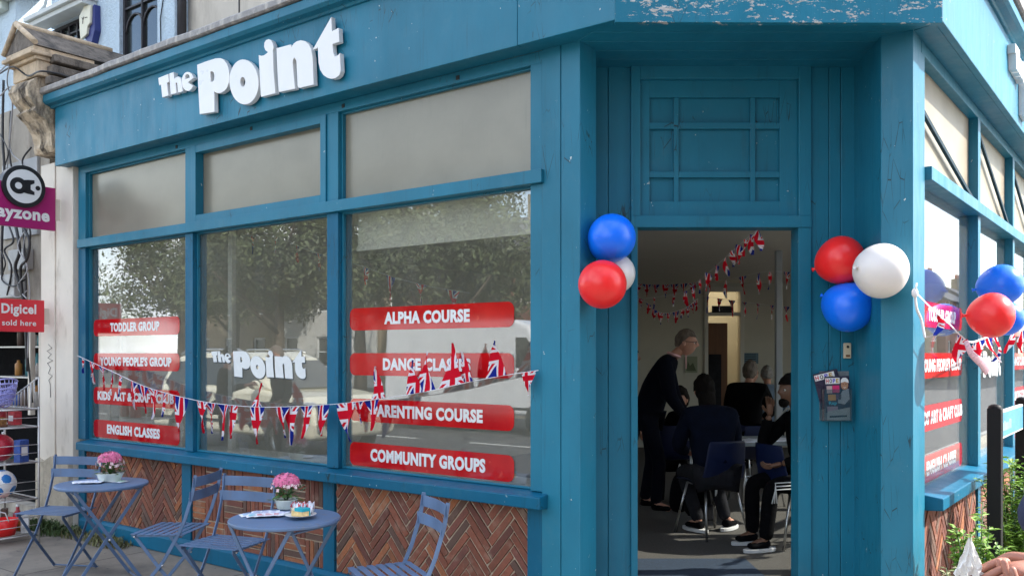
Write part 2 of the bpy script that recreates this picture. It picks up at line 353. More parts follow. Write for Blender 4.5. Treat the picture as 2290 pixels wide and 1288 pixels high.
def rrect(u0, u1, z0, z1, r, n=5):
    out = []
    for cx, cz, a0 in ((u1-r, z1-r, 0), (u0+r, z1-r, 90), (u0+r, z0+r, 180), (u1-r, z0+r, 270)):
        for k in range(n+1): a = R(a0+90*k/n); out.append((cx+r*cos(a), cz+r*sin(a)))
    return out
# ================= THE CORNER SHOP =================
uA = lambda px, w=0: FA.at(px, w)[0]
uB = lambda px, w=0: FB.at(px, w)[0]
shop = thing('corner_shop', 'teal painted corner shop with angled doorway between two rows of windows', 'shop', TR(1.13, YD, 0))
ZS, ZT0, ZT1, ZW, ZF0, ZF1 = .80, 2.545, 2.62, 3.215, 3.28, 3.84
UA_END, UB_END = uA(1205), 9.6
GY = .06
# fascia boards with corner mitre points
cL = Vector((.519, 4.482)); cR = Vector((2.18, 4.494))
def seg(mb, p, q, y0, y1, z0, z1, mi=0, col=None):        # box along p->q (world), y measured inward from the line
    d = Vector((q[0]-p[0], q[1]-p[1], 0)); M = Matrix.Translation((p[0], p[1], 0)) @ Matrix.Rotation(math.atan2(d.y, d.x), 4, 'Z')
    mb.box(0, d.length, y0, y1, z0, z1, mi, col, M)
pA0 = FA.P(uA(123, .15), -.15).xy; pB1 = FB.P(UB_END, -.15).xy
fas = MB(); ul = (FA.inv @ Vector((cL.x, cL.y, 0))).x; u1155 = uA(1157, .15); uf0 = uA(123, .15)
fas.box(uf0, u1155-.0015, -.15, -.11, ZF0, ZF1); fas.box(u1155+.0015, ul, -.151, -.11, ZF0, ZF1)
o_fasA = fas.build('fascia_board', M_teal, shop, FA, .004, label='long blue fascia board over the left windows')
d = MB(); d.box(0, (cR-cL).length, 0, .04, ZF0-.01, ZF1); dth = math.atan2(cR.y-cL.y, cR.x-cL.x)
o_fasD = d.build('fascia_board', M_peel, shop, TR(cL.x, cL.y, 0, dth), .003, label='short fascia board with flaking paint above the door')
d = MB(); uBf = (FB.inv @ Vector((cR.x, cR.y, 0))).x; d.box(uBf, UB_END, -.15, -.11, ZF0, ZF1)
o_fasB = d.build('fascia_board', M_teal, shop, FB, .004, label='fascia board of the right facade')
# cornices: stepped profile extruded along each run, with a mitred corner
def cornice(F_, u0, u1, e0=0, e1=0, name='cornice'):
    prof = [(.10, 3.80), (-.165, 3.80), (-.175, 3.815), (-.215, 3.825), (-.235, 3.845), (-.235, 3.905), (.10, 3.905)]
    mb = MB(); n = len(prof)
    vs = [Vector((u0+e0*(y+.15), y, z)) for y, z in prof]+[Vector((u1+e1*(y+.15), y, z)) for y, z in prof]
    mb.add(vs, [list(range(n)), list(range(n, 2*n))[::-1]]+[(i, (i+1) % n, n+(i+1) % n, n+i) for i in range(n)])
    c = mb.build(name, M_teal, shop, F_, .003)
    g = MB(); random.seed(3); N = max(4, int((u1-u0)/.16)); ring = [(.3, 3.909), (-.248, 3.909), (-.262, 3.918), (-.262, 3.958), (-.245, 3.972), (.3, 3.985)]; n = len(ring)
    for i in range(N+1):
        u = u0+(u1-u0)*i/N; j = random.uniform(-.004, .004)
        for (y, z) in ring:
            uu = u+(e0*(y+.15) if i == 0 else 0)+(e1*(y+.15) if i == N else 0)
            g.v.append((uu, y+(j if y < 0 else 0), z+j*1.2+(.006 if (i//7) % 2 else 0)))
    for i in range(N):
        for k in range(n): g.f.append([i*n+k, i*n+(k+1) % n, (i+1)*n+(k+1) % n, (i+1)*n+k]); g.mi.append(0); g.sm.append(False)
    g.f += [list(range(n)), [N*n+k for k in range(n)][::-1]]; g.mi += [0, 0]; g.sm += [False, False]
    g.build('lead_flashing', M_lead, shop, F_, .003)
t2 = math.tan((dth-TH)/2) ; t3 = math.tan((TH+pi/2-dth)/2)
cornice(FA, uf0-.05, ul, 0, -t2); cornice(FB, uBf, UB_END, t3, 0)
FDf = Frame(cL.x, cL.y, dth)
class _Sh(Frame):
    pass
FDs = Frame(cL.x-sin(dth)*.15, cL.y+cos(dth)*.15, dth); cornice(FDs, 0, (cR-cL).length, t2, -t3)
# soffits
s = MB(); a_end = FA.inv @ Vector((.366, 4.783, 0)); 
s.prism([(uf0+.01, -.109), (uf0+.01, .02), (a_end.x, 0.0), (ul-.06, -.109)], 3.283, 3.30)
s.build('soffit', M_teal2, shop, FA)
s = MB(); s.prism([(uBf+.03, -.109), (.02, 0.0), (.05, .02), (UB_END, .02), (UB_END, -.109)], 3.283, 3.30); s.build('soffit', M_teal2, shop, FB)
L_ = [(.52, 4.52), (.366, 4.783), (.465, 4.914), (.49, 5.201)]; R_ = [(2.17, 4.52), (2.088, 4.62), (1.96, 4.717), (2.005, 5.201)]
def lerpy(P, y):
    for (a, b) in zip(P, P[1:]):
        if a[1] <= y <= b[1]: return a[0]+(b[0]-a[0])*(y-a[1])/(b[1]-a[1])
    return P[0][0] if y < P[0][1] else P[-1][0]
s = MB(); ys = [4.52, 4.652, 4.656, 4.788, 4.792, 4.924, 4.928, 5.06, 5.064, 5.20]
for i in range(0, 10, 2):
    y0, y1 = ys[i], ys[i+1]; zf = lambda y: 3.284-.012*(y-4.52)/.68
    yy = [y0, y1]; 
    lo = [(lerpy(L_, y0)-.02, y0), (lerpy(R_, y0)+.02, y0), (lerpy(R_, y1)+.02, y1), (lerpy(L_, y1)-.02, y1)]
    vs = [Vector((x, y, zf(y))) for x, y in lo]+[Vector((x, y, zf(y)+.02)) for x, y in lo]
    s.add(vs, [(0, 1, 2, 3), (7, 6, 5, 4)]+[(k, 4+k, 4+(k+1) % 4, (k+1) % 4) for k in range(4)])
s.prism([(.50, 4.53), (.30, 4.83), (.30, 5.22), (2.2, 5.22), (2.2, 4.66), (2.14, 4.53)], 3.312, 3.32)
s.build('soffit', M_teal2, shop, ID, .002, label='boarded soffit sloping down to the door', world=True)

# ---- window walls ----
def sill(F_, u0, u1):
    m = MB(); prof = [(.08, .835), (-.06, .815), (-.085, .812), (-.085, .745), (.05, .735)]; n = 5
    m.prism([(y, z) for y, z in prof], u0, u1, 'x'); m.build('window_sill', M_tealdk, shop, F_, .006)
sill(FA, uA(170, .08), uA(1207, .08)); sill(FB, .30, UB_END)
def bars(F_, name, rects, y0=0, y1=.13, mat=None, bev=.003, label=None):
    for r in rects:
        m = MB(); m.box(r[0], r[1], r[4] if len(r) > 4 else y0, y1, r[2], r[3]); m.build(name, mat or M_teal, shop, F_, bev, label=label)
mA = [(uA(175), uA(191)), (uA(414), uA(431)), (uA(731), uA(756)), (uA(1186), uA(1212))]
bars(FA, 'window_post', [(a, b, .83, ZT0) for a, b in mA[:3]], mat=M_tealdk); bars(FA, 'window_post', [(a, b, .83, ZT0) for a, b in mA[3:]]); bars(FA, 'window_post', [(a, b, ZT1, ZW+.001) for a, b in mA])
bars(FA, 'transom', [(uA(172, .03), uA(1210, .03), ZT0, ZT1, -.03)])
bars(FA, 'head_rail', [(uA(175), uA(1213), ZW, 3.282)])
bars(FB, 'head_rail', [(.19, UB_END, ZW, 3.282)]); bars(FB, 'transom', [(.29, UB_END, ZT0, ZT1, -.03)])
mB = [(1.84, 1.93), (3.40, 3.49), (4.95, 5.04), (6.5, 6.6), (8.0, 8.1), (9.5, 9.6)]
bars(FB, 'window_post', [(a, b, .83, ZT0) for a, b in mB]); bars(FB, 'window_post', [(a, b, ZT1, ZW+.001) for a, b in mB])
M_stay = pm('dark stay paint', (.006, .03, .045), .6, .1, 10, .1, spec=.2)
def pane(F_, u0, u1, z0, z1, mat, y=GY, name='window_pane', label=None):
    m = MB(); m.box(u0-.01, u1+.01, y, y+.006, z0-.01, z1+.01); return m.build(name, mat, shop, F_, label=label)
def beads(F_, u0, u1, z0, z1, y0, y1, w=.018, mat=None):       # glazing beads round a pane
    m = MB(); m.box(u0, u0+w, y0, y1, z0, z1); m.box(u1-w, u1, y0, y1, z0, z1); m.box(u0+w, u1-w, y0, y1, z0, z0+w); m.box(u0+w, u1-w, y0, y1, z1-w, z1)
    m.build('glazing_bead', mat or M_teal, shop, F_, .002)
for i in range(3):
    a, b = mA[i][1], mA[i+1][0]
    g = pane(FA, a, b, .83, ZT0, M_glass); g['label'] = ['lower window pane with four red signs', 'lower window pane with white shop name', 'lower window pane with course signs'][i]
    pane(FA, a, b, ZT1, ZW, M_frost, name='frosted_pane'); beads(FA, a, b, .832, ZT0, .035, GY, .012); 
    if i == 1: beads(FA, a, b, ZT1, ZW, -.012, GY, .055, M_teal)
    else: beads(FA, a, b, ZT1, ZW, .03, GY, .012)
edges = [(.26, 1.84)]+[(mB[i][1], mB[i+1][0]) for i in range(5)]
for i, (a, b) in enumerate(edges):
    pane(FB, a, b, .83, ZT0, M_glass); pane(FB, a, b, ZT1, ZW, M_glassb, name='upper_pane')
    m = MB(); m.bar((a+.02, .03, ZT1+.33 if i == 0 else ZW-.04), (b-.03, .03, ZT1+.03), .032, .02, (0, 0, 1)); m.build('window_stay', M_stay, shop, FB, .004)
# small square vents in the head rail
for px in (395, 562, 768, 1024):
    u = uA(px); m = MB(); m.box(u-.013, u+.013, -.0035, .004, 3.232, 3.258); m.build('vent_hole', M_blk, shop, FA)
# ---- pillars ----
uc = (FA.inv @ Vector((.366, 4.783, 0))).x
a0 = FA.P(mA[3][1]+.001, -.004); a1 = FA.P(uA(1254), -.004); a1b = FA.P(uA(1254)+.003, -.002)
p = MB(); q = lambda v: (v.x, v.y)
p.prism([q(a0), q(a1), q(FA.P(uA(1254), .2)), q(FA.P(mA[3][1]+.001, .2))], 0, 3.30)
p.prism([q(a1b), (.366, 4.783), (.465, 4.914), (.49, YD), (.49, YD+.1), q(FA.P(uA(1254)+.003, .2))], 0, 3.30)
p.build('corner_pillar', M_teal, shop, ID, .004, world=True)
p = MB(); b0 = FB.P(.262, 0); b1 = FB.P(.262, .16)
p.prism([(2.088, 4.62), q(FB.P(.13, 0)), q(FB.P(.13, .2)), (2.03, YD+.05), (2.005, YD), (1.96, 4.717)], 0, 3.30)
p.prism([q(FB.P(.134, .004)), q(b0), q(b1), q(FB.P(.134, .16))], 0, 3.30)
p.build('corner_pillar', M_teal, shop, ID, .004, world=True)
# ---- door wall ----
DX = lambda px: (px-1145)/F*YD
DZ = lambda py: EYE+(HZ-py)/F*YD
def boards(name, xs, z0, z1, y0=0, y1=.09, mat=None):
    m = MB()
    for a, b in zip(xs, xs[1:]): m.box(a+.0015, b-.0015, y0, y1, z0, z1)
    return m.build(name, mat or M_teal, shop, FD, .003)
boards('side_panelling', [.48, DX(1360), DX(1411)], 0, 3.30)
boards('side_panelling', [DX(1811), DX(1854), DX(1880), 2.02], 0, 3.30)
ZD = DZ(510); XL, XR = DX(1425), DX(1783)
m = MB(); m.box(DX(1411)-.002, XL, -.022, .12, .02, ZD); m.build('door_jamb', M_teal, shop, FD, .003)
m = MB(); m.box(XR, DX(1811)+.002, -.022, .12, .02, ZD); m.build('door_jamb', M_teal, shop, FD, .003)
m = MB(); m.box(DX(1411)-.002, DX(1811)+.002, -.028, .12, ZD, DZ(484)); m.build('door_head', M_teal, shop, FD, .003)
m = MB(); m.box(DX(1411)-.002, DX(1431), -.024, .10, DZ(484), 3.30); m.box(DX(1784), DX(1811)+.002, -.024, .10, DZ(484), 3.30); m.box(DX(1431), DX(1784), -.024, .10, DZ(179), 3.30)
m.build('overdoor_frame', M_teal, shop, FD, .003)
m = MB(); m.box(DX(1431), DX(1784), .042, .07, DZ(484), DZ(179)); m.build('overdoor_panel', M_teal, shop, FD)
m = MB(); xa, xb, za, zb = DX(1431), DX(1784), DZ(484), DZ(179); X = [DX(v) for v in (1453, 1508, 1519, 1680, 1691, 1745)]; Z = [DZ(v) for v in (450, 396, 383, 287, 273, 217)]
m.box(xa, X[0], 0.010, .042, za, zb); m.box(X[5], xb, 0.010, .042, za, zb); m.box(X[0], X[5], 0.010, .042, za, Z[0]); m.box(X[0], X[5], 0.010, .042, Z[5], zb)
m.box(X[1], X[2], .016, .042, Z[0], Z[5]); m.box(X[3], X[4], .016, .042, Z[0], Z[5])
for a, b in ((0, 1), (2, 3), (4, 5)):
    m.box(X[a], X[b], .014, .042, Z[1], Z[2]); m.box(X[a], X[b], .014, .042, Z[3], Z[4])
m.build('overdoor_lattice', M_teal, shop, FD, .002)
m = MB(); m.prism([(.40, -.26), (2.06, -.40), (2.06, .12), (.40, .12)], 0, .10); m.build('door_step', M_concrete, shop, FD, .01)

# ---- stall risers: posts, plinth, brick panels ----
def clip(poly, x0, x1, z0, z1):
    for ax, lim, sg in ((0, x0, 1), (0, x1, -1), (1, z0, 1), (1, z1, -1)):
        out = []; n = len(poly)
        for i in range(n):
            a, b = poly[i], poly[(i+1) % n]; ia, ib = (a[ax]-lim)*sg >= 0, (b[ax]-lim)*sg >= 0
            if ia: out.append(a)
            if ia != ib: t = (lim-a[ax])/(b[ax]-a[ax]); out.append((a[0]+(b[0]-a[0])*t, a[1]+(b[1]-a[1])*t))
        poly = out
        if len(poly) < 3: return []
    return poly
def brickcol():
    r = random.random()
    c = (.26, .085, .048) if r < .5 else (.19, .065, .045) if r < .75 else (.38, .135, .055) if r < .87 else (.15, .085, .062)
    k = random.uniform(.8, 1.2); return tuple(v*k for v in c)
def brick_poly(mb, poly, y, x0, x1, z0, z1):
    poly = [(a+random.uniform(-.0028, .0028), b+random.uniform(-.0028, .0028)) for a, b in poly]
    poly = clip(poly, x0, x1, z0, z1)
    if len(poly) < 3: return
    ar = abs(sum(poly[i][0]*poly[(i+1) % len(poly)][1]-poly[(i+1) % len(poly)][0]*poly[i][1] for i in range(len(poly))))/2
    if ar < 2e-4: return
    cx = sum(p[0] for p in poly)/len(poly); cz = sum(p[1] for p in poly)/len(poly); n = len(poly); col = brickcol(); yy = y+random.uniform(-.003, .003)
    ins = [(cx+(a-cx)*.965, cz+(b-cz)*.965) for a, b in poly]
    vs = [Vector((a, y+.012, b)) for a, b in poly]+[Vector((a, yy+.002, b)) for a, b in poly]+[Vector((a, yy, b)) for a, b in ins]
    mb.add(vs, [(i, (i+1) % n, n+(i+1) % n, n+i) for i in range(n)]+[(n+i, n+(i+1) % n, 2*n+(i+1) % n, 2*n+i) for i in range(n)]+[list(range(2*n, 3*n))], 0, col=col)
def herring(F_, u0, u1, z0, z1, ph=0, y=.016):
    mb = MB(); Wd = .0475; g = .0047; n_ = 5; c45 = cos(pi/4); N = int((u1-u0+z1-z0)/Wd)+12
    for i in range(-N, N):
        for j in range(-N, N):
            for hv in (0, 1):
                if (i-j) % (2*n_) != (0 if hv == 0 else 2*n_-1): continue
                w, h = (n_, 1) if hv == 0 else (1, n_)
                a = [(i*Wd+g, j*Wd+g), ((i+w)*Wd-g, j*Wd+g), ((i+w)*Wd-g, (j+h)*Wd-g), (i*Wd+g, (j+h)*Wd-g)]
                rot = [((x-z)*c45*.98+u0+ph, (x+z)*c45*1.12+z0+.05) for x, z in a]
                if max(p[0] for p in rot) < u0 or min(p[0] for p in rot) > u1 or max(p[1] for p in rot) < z0 or min(p[1] for p in rot) > z1: continue
                brick_poly(mb, rot, y, u0+.004, u1-.004, z0+.003, z1-.003)
    m = MB(); m.box(u0-.01, u1+.01, y+.008, y+.05, z0-.01, z1+.01); bp = m.build('brick_panel', M_mortar, shop, F_, label='herringbone brick panel')
    mb.build('brickwork', M_brick, bp)
def basket(F_, u0, u1, z0, z1, y=.016, label='basketweave brick panel'):
    mb = MB(); B = .235; k = 5; w = B/k; g = .005; i = 0
    for a in range(-1, int((u1-u0)/B)+2):
        for b in range(-1, int((z1-z0)/B)+2):
            x, z = u0-.06+a*B, z1-.2-b*B
            for r in range(k):
                q_ = (x+g, x+B-g, z+r*w+g, z+(r+1)*w-g) if (a+b) % 2 else (x+r*w+g, x+(r+1)*w-g, z+g, z+B-g)
                brick_poly(mb, [(q_[0], q_[2]), (q_[1], q_[2]), (q_[1], q_[3]), (q_[0], q_[3])], y, u0+.004, u1-.004, z0+.003, z1-.003)
    m = MB(); m.box(u0-.01, u1+.01, y+.008, y+.05, z0-.01, z1+.01); bp = m.build('brick_panel', M_mortar, shop, F_, label=label)
    mb.build('brickwork', M_brick, bp); return bp
pA = [(uA(175), uA(189)), (uA(406), uA(426)), (uA(722), uA(747)), (uA(1179), uA(1212))]
bars(FA, 'riser_post', [(a, b, 0, .75) for a, b in pA], 0, .1, M_tealdk)
random.seed(11)
herring(FA, pA[0][1], pA[1][0], .12, .745, .10); bp = basket(FA, pA[1][1], pA[2][0], .12, .745); herring(FA, pA[2][1], pA[3][0], .12, .745, .02)
ab = MB(); cx = uA(573); ab.box(cx-.065, cx+.065, .008, .03, .185, .26)
ab.build('air_brick', pm('terracotta air brick', (.34, .15, .07), .85, .1, 20, .3), shop, FA, .002)
ab = MB()
for i in range(5):
    for j in range(3): ab.box(cx-.055+i*.023, cx-.055+i*.023+.014, .0065, .010, .195+j*.021, .195+j*.021+.013)
ab.build('air_brick_holes', M_blk, shop, FA)
m = MB(); m.prism([(-.035, 0), (-.035, .115), (-.01, .135), (.06, .135), (.06, 0)], uA(178, .03), uA(1212, .03), 'x'); m.build('plinth', M_tealdk, shop, FA, .004)
pB = [(1.84, 1.93), (3.40, 3.49), (4.95, 5.04), (6.5, 6.6)]
bars(FB, 'riser_post', [(a, b, 0, .75) for a, b in pB], 0, .1, M_tealdk)
herring(FB, .262, 1.84, .12, .745, .05); basket(FB, 1.93, 3.40, .12, .745, label='brick panel beyond the herringbone on the right facade'); herring(FB, 3.49, 4.95, .12, .745, .05)
m = MB(); m.prism([(-.035, 0), (-.035, .115), (-.01, .135), (.06, .135), (.06, 0)], .262, UB_END, 'x'); m.build('plinth', M_tealdk, shop, FB, .004)

# ---- raised shop name, traced glyph outlines on the fascia face ----
def ell(cx, cy, rx, ry, n=28, tilt=0): return [(cx+rx*cos(2*pi*k/n)*cos(tilt)-ry*sin(2*pi*k/n)*sin(tilt), cy+rx*cos(2*pi*k/n)*sin(tilt)+ry*sin(2*pi*k/n)*cos(tilt)) for k in range(n)]
GL = {
 'T': [[(68, 768), (180, 722), (186, 812), (163, 822), (180, 962), (112, 984), (98, 842), (78, 850)]],
 'h': [[(190, 718), (238, 702), (246, 778), (262, 762), (288, 750), (312, 765), (322, 800), (340, 916), (290, 932), (278, 830), (268, 815), (258, 830), (270, 938), (206, 952)]],
 'e': [[(394+67*cos(R(a_)), 806+106*sin(R(a_))) for a_ in range(28, 352, 12)]+[(400, 812), (402, 822)], [(368, 782), (366, 750), (380, 728), (398, 728), (412, 742), (416, 764)]],
 'P': [[(498, 622), (600, 583), (700, 551), (752, 548), (795, 566), (830, 615), (850, 680), (857, 750), (850, 820), (830, 875), (800, 912), (760, 934), (720, 937), (687, 918), (691, 1142), (527, 1170), (512, 900)],
       [(645, 702), (664, 692), (682, 706), (690, 745), (686, 790), (672, 808), (650, 812)]],
 'o': [ell(1017, 812, 161, 250, 36, -.06), ell(1003, 812, 28, 54, 20)],
 'i': [[(1180, 514), (1210, 522), (1240, 516), (1268, 496), (1282, 482), (1255, 462), (1240, 425), (1243, 380), (1262, 348), (1292, 338), (1322, 352), (1340, 390), (1346, 430), (1338, 465), (1345, 700), (1366, 938), (1205, 978), (1192, 740)]],
 'n': [[(1377, 440), (1535, 397), (1545, 428), (1565, 390), (1600, 362), (1645, 350), (1695, 360), (1735, 395), (1762, 450), (1778, 540), (1790, 842), (1628, 880), (1612, 860), (1598, 580), (1580, 545), (1562, 560), (1556, 600), (1583, 888), (1402, 925), (1388, 700)]],
 't': [[(1778, 456), (1880, 275), (1985, 90), (1992, 252), (2066, 212), (2074, 368), (1998, 394), (2006, 490), (2022, 526), (2048, 526), (2080, 490), (2090, 690), (2072, 738), (2035, 768), (1990, 778), (1940, 766), (1895, 735), (1862, 680), (1843, 600), (1836, 432), (1812, 446)]],
}
def glyph_uz(pts): return [FA.uz(340+x/4.954, 20+y/4.954, .20) for x, y in pts]
GUZ = {k: [glyph_uz(r) for r in v] for k, v in GL.items()}
def solid_glyph(mb, rings, y0, y1, M=None, mi=0):
    bm = bmesh.new(); es = []
    for ring in rings:
        vs = [bm.verts.new((u, y0, z)) for u, z in ring]
        for i in range(len(vs)): es.append(bm.edges.new((vs[i], vs[(i+1) % len(vs)])))
    bmesh.ops.triangle_fill(bm, use_beauty=True, use_dissolve=False, edges=es)
    g = bmesh.ops.extrude_face_region(bm, geom=list(bm.faces))
    for v in [x for x in g['geom'] if isinstance(x, bmesh.types.BMVert)]: v.co.y = y1
    bm.verts.index_update(); vs = [v.co.copy() for v in bm.verts]
    if M is not None: vs = [M @ v for v in vs]
    mb.add(vs, [[v.index for v in f.verts] for f in bm.faces], mi); bm.free()
allu = [p[0] for v in GUZ.values() for r in v for p in r]; allz = [p[1] for v in GUZ.values() for r in v for p in r]
gu0, gu1, gz0, gz1 = min(allu), max(allu), min(allz), max(allz)
for k in 'ThePoint':
    m = MB(); solid_glyph(m, GUZ[k], -.20, -.165); m.build('sign_letter', M_white, shop, FA, .002)
    m = MB(); c = GUZ[k][0]; cu_ = sum(p[0] for p in c)/len(c); cz_ = sum(p[1] for p in c)/len(c)
    m.box(cu_-.02, cu_+.02, -.166, -.149, cz_-.02, cz_+.02); m.build('letter_standoff', M_steel, shop, FA)
sh = 1.78-gu0+.24
for k in 'ThePoint':
    m = MB(); solid_glyph(m, [[(u+sh, z) for u, z in r] for r in GUZ[k]], -.20, -.15); m.build('sign_letter', M_white, shop, FB, .002, label='letter of the shop name on the right fascia')
# window vinyl: shop name
def vinyl_name(F_, u0, u1, z0, z1, y):
    su = (u1-u0)/(gu1-gu0); sz = (z1-z0)/(gz1-gz0)
    f = lambda dx, dz: (lambda ring: [(u0+(u-gu0)*su+dx, z0+(z-gz0)*sz+dz) for u, z in ring])
    a = MB(); b = MB()
    for k in 'ThePoint':
        solid_glyph(b, [f(.006, -.008)(r) for r in GUZ[k]], y-.0008, y-.0002); solid_glyph(a, [f(0, 0)(r) for r in GUZ[k]], y-.0022, y-.001)
    o = b.build('window_lettering', solid('vinyl shadow '+F_.tag, (.02, .04, .05)), shop, F_, label='white shop name lettered on the glass'); a.build('letter_faces', M_vinylw, o)
FA.tag, FB.tag = 'a', 'b'
w_ = -GY; u0, z0 = FA.uz(473, 847, w_); u1, z1 = FA.uz(684, 780, w_)
vinyl_name(FA, u0, u1, 1.415, 1.625, GY); vinyl_name(FB, 1.93+.18, 1.93+1.25, 1.415, 1.625, GY)
# window vinyl: red signs
ZR = [(1.752, 1.900), (1.455, 1.602), (1.150, 1.300), (.855, 1.010)]
def redsign(F_, u0, u1, z0, z1, word, t0, t1, square_right=False):
    o = MB(); o.prism(rrect(u0, u1, z0, z1, .045), GY-.0016, GY-.0006, 'y'); p = o.build('red_window_sign', M_red, shop, F_)
    t = MB(); h = z1-z0; text(t, word, t0, t1, z0+h*.24, z1-h*.22, GY-.0030, .050, .0006); t.build('sign_words', M_vinylw, p)
words1 = ['TODDLER GROUP', "YOUNG PEOPLE'S GROUP", "KIDS' ART & CRAFT CLUB", 'ENGLISH CLASSES']
tx1 = [(247, 357), (224, 384), (219, 389), (240, 358)]
for (z0, z1), w, (a, b) in zip(ZR, words1, tx1): redsign(FA, uA(210, w_), uA(402, w_), z0, z1, w, uA(a, w_), uA(b, w_))
words3 = ['ALPHA COURSE', 'DANCE CLASSES', 'PARENTING COURSE', 'COMMUNITY GROUPS']; tx3 = [(860, 1051), (857, 1053), (833, 1080), (829, 1086)]
for (z0, z1), w, (a, b) in zip(ZR, words3, tx3): redsign(FA, uA(783, w_), uA(1150, w_), z0, z1, w, uA(a, w_), uA(b, w_))
uo = .30
for (z0, z1), w, (a, b) in zip(ZR, words1, tx1):
    k = lambda px: uo+.04+(uA(px, w_)-uA(210, w_))
    redsign(FB, uo+.02, uo+1.30, z0, z1, w, k(a), k(b))
for (z0, z1), w, (a, b) in zip(ZR, words3, tx3):
    k = lambda px: 3.55+(uA(px, w_)-uA(783, w_))
    redsign(FB, 3.55, 4.88, z0, z1, w, k(a), k(b))

# ---- upper storey, carried up out of view to block light, and flat roof ----
def inter(p, d, q_, e):
    a = d.x*e.y-d.y*e.x; t = ((q_.x-p.x)*e.y-(q_.y-p.y)*e.x)/a; return p+d*t
dA = Vector((cos(TH), sin(TH))); dB = Vector((cos(TH+pi/2), sin(TH+pi/2)))
iA = FA.P(0, 1.1).xy; iB = FB.P(0, 1.1).xy; kk = inter(iA, dA, iB, dB)
uw = (FA.inv @ Vector((kk.x, kk.y, 0))).x
roof = MB(); roof.prism([q(FA.P(uf0, -.10)), (cL.x, cL.y+.1), (cR.x-.05, cR.y+.1), q(FB.P(UB_END, -.10)), q(FB.P(UB_END, 1.3)), (kk.x, kk.y+.3), q(FA.P(uf0, 1.3))], 3.86, 3.90)
roof.build('flat_roof', M_lead, shop, ID, world=True)
m = MB(); m.box(0.02, uw, 1.1, 1.4, 3.6, 7.2); m.build('upper_wall', M_cream, shop, FA, label='cream rendered upper wall set back from the fascia')
m = MB(); m.box(uw, uw+.3, 1.1, 9.0, 3.6, 7.2); m.build('upper_wall', M_cream, shop, FA)
m = MB()
uj = uA(535, -1.1)
for z in (4.6, 5.3): m.box(.03, uw, 1.092, 1.1, z, z+.008)
m.box(uj, uj+.01, 1.090, 1.1, 3.9, 7.2); m.build('render_joint', M_dark, shop, FA)
m = MB(); m.box(uf0+.5, uw, 1.4, 8.8, 7.1, 7.2); m.build('roof_slab', M_stonedk, shop, FA)

# ---- interior of the shop ----
PL = FA.P(.02, .13); PLb = Vector((PL.x+.603*12, PL.y+.797*12, 0)); BW = 14.2
def yline(p, d, y): return Vector((p.x+d.x*(y-p.y)/d.y, y))
b_l = yline(PL.xy, Vector((.603, .797)), BW); PR0 = FB.P(.1, .13); b_r = yline(PR0.xy, Vector((.603, .797)), BW)
fl = MB(); poly = [q(FA.P(.02, .13)), q(FA.P(UA_END, .13)), (.5, YD+.04), (2.0, YD+.04), q(FB.P(.25, .13)), (b_r.x, BW), (b_l.x, BW)]
fl.prism(poly, .02, .10); fl.build('carpet_floor', M_carpet, shop, ID, world=True)
def off(i): return i
cp = [q(FA.P(.0, .75)), q(FA.P(uc-.1, .75)), (1.2, 5.85), q(FB.P(.45, .75)), (b_r.x-.5, BW), (b_l.x, BW)]
c = MB(); c.prism(cp, 2.72, 2.76); c.build('ceiling', M_ceil, shop, ID, world=True)
c = MB()
for a, b in zip(cp[:4], cp[1:5]): seg(c, a, b, 0, .03, 2.76, 3.40)
c.build('ceiling_bulkhead', M_ceil, shop, ID, world=True)
c = MB(); c.prism([q(FA.P(.0, .10)), q(FA.P(uc-.05, .10)), (.5, YD+.04), (2.0, YD+.04), q(FB.P(.2, .10)), (b_r.x, BW), (b_l.x, BW)], 3.42, 3.45); c.build('window_bay_ceiling', M_ceil, shop, ID, world=True)
c = MB(); dpx = lambda px: (px-1145)/F*BW; dzz = lambda py: EYE+(HZ-py)/F*BW
x0, x1 = dpx(1583), dpx(1655)
c.box(b_l.x-.2, x0, BW, BW+.12, .02, 3.4); c.box(x1, b_r.x+.2, BW, BW+.12, .02, 3.4); c.box(x0, x1, BW, BW+.12, dzz(652), 3.4)
c.build('back_wall', M_innerwall, shop, ID, world=True)
c = MB(); seg(c, PL.xy, b_l+Vector((.1, .13)), -.12, 0, .02, 3.4); c.build('party_wall', M_innerwall, shop, ID, world=True)
c = MB(); seg(c, FB.P(UB_END, .12).xy, b_r+Vector((.2, .26)), -.02, .1, .0, 3.4); c.build('side_wall', M_innerwall, shop, ID, world=True)
c = MB(); c.box(.02, 1.86, .11, .135, .10, .83); c.build('riser_lining', M_innerwall, shop, FA)
c = MB(); c.box(.02, UA_END-.02, .11, .135, .10, .83); c.box(.02, UA_END, .13, .42, .80, .83); c.build('riser_lining', M_innerwall, shop, FA)
c = MB(); c.box(.3, UB_END, .11, .135, .10, .83); c.box(.45, UB_END, .13, .36, .80, .83); c.build('riser_lining', M_innerwall, shop, FB)
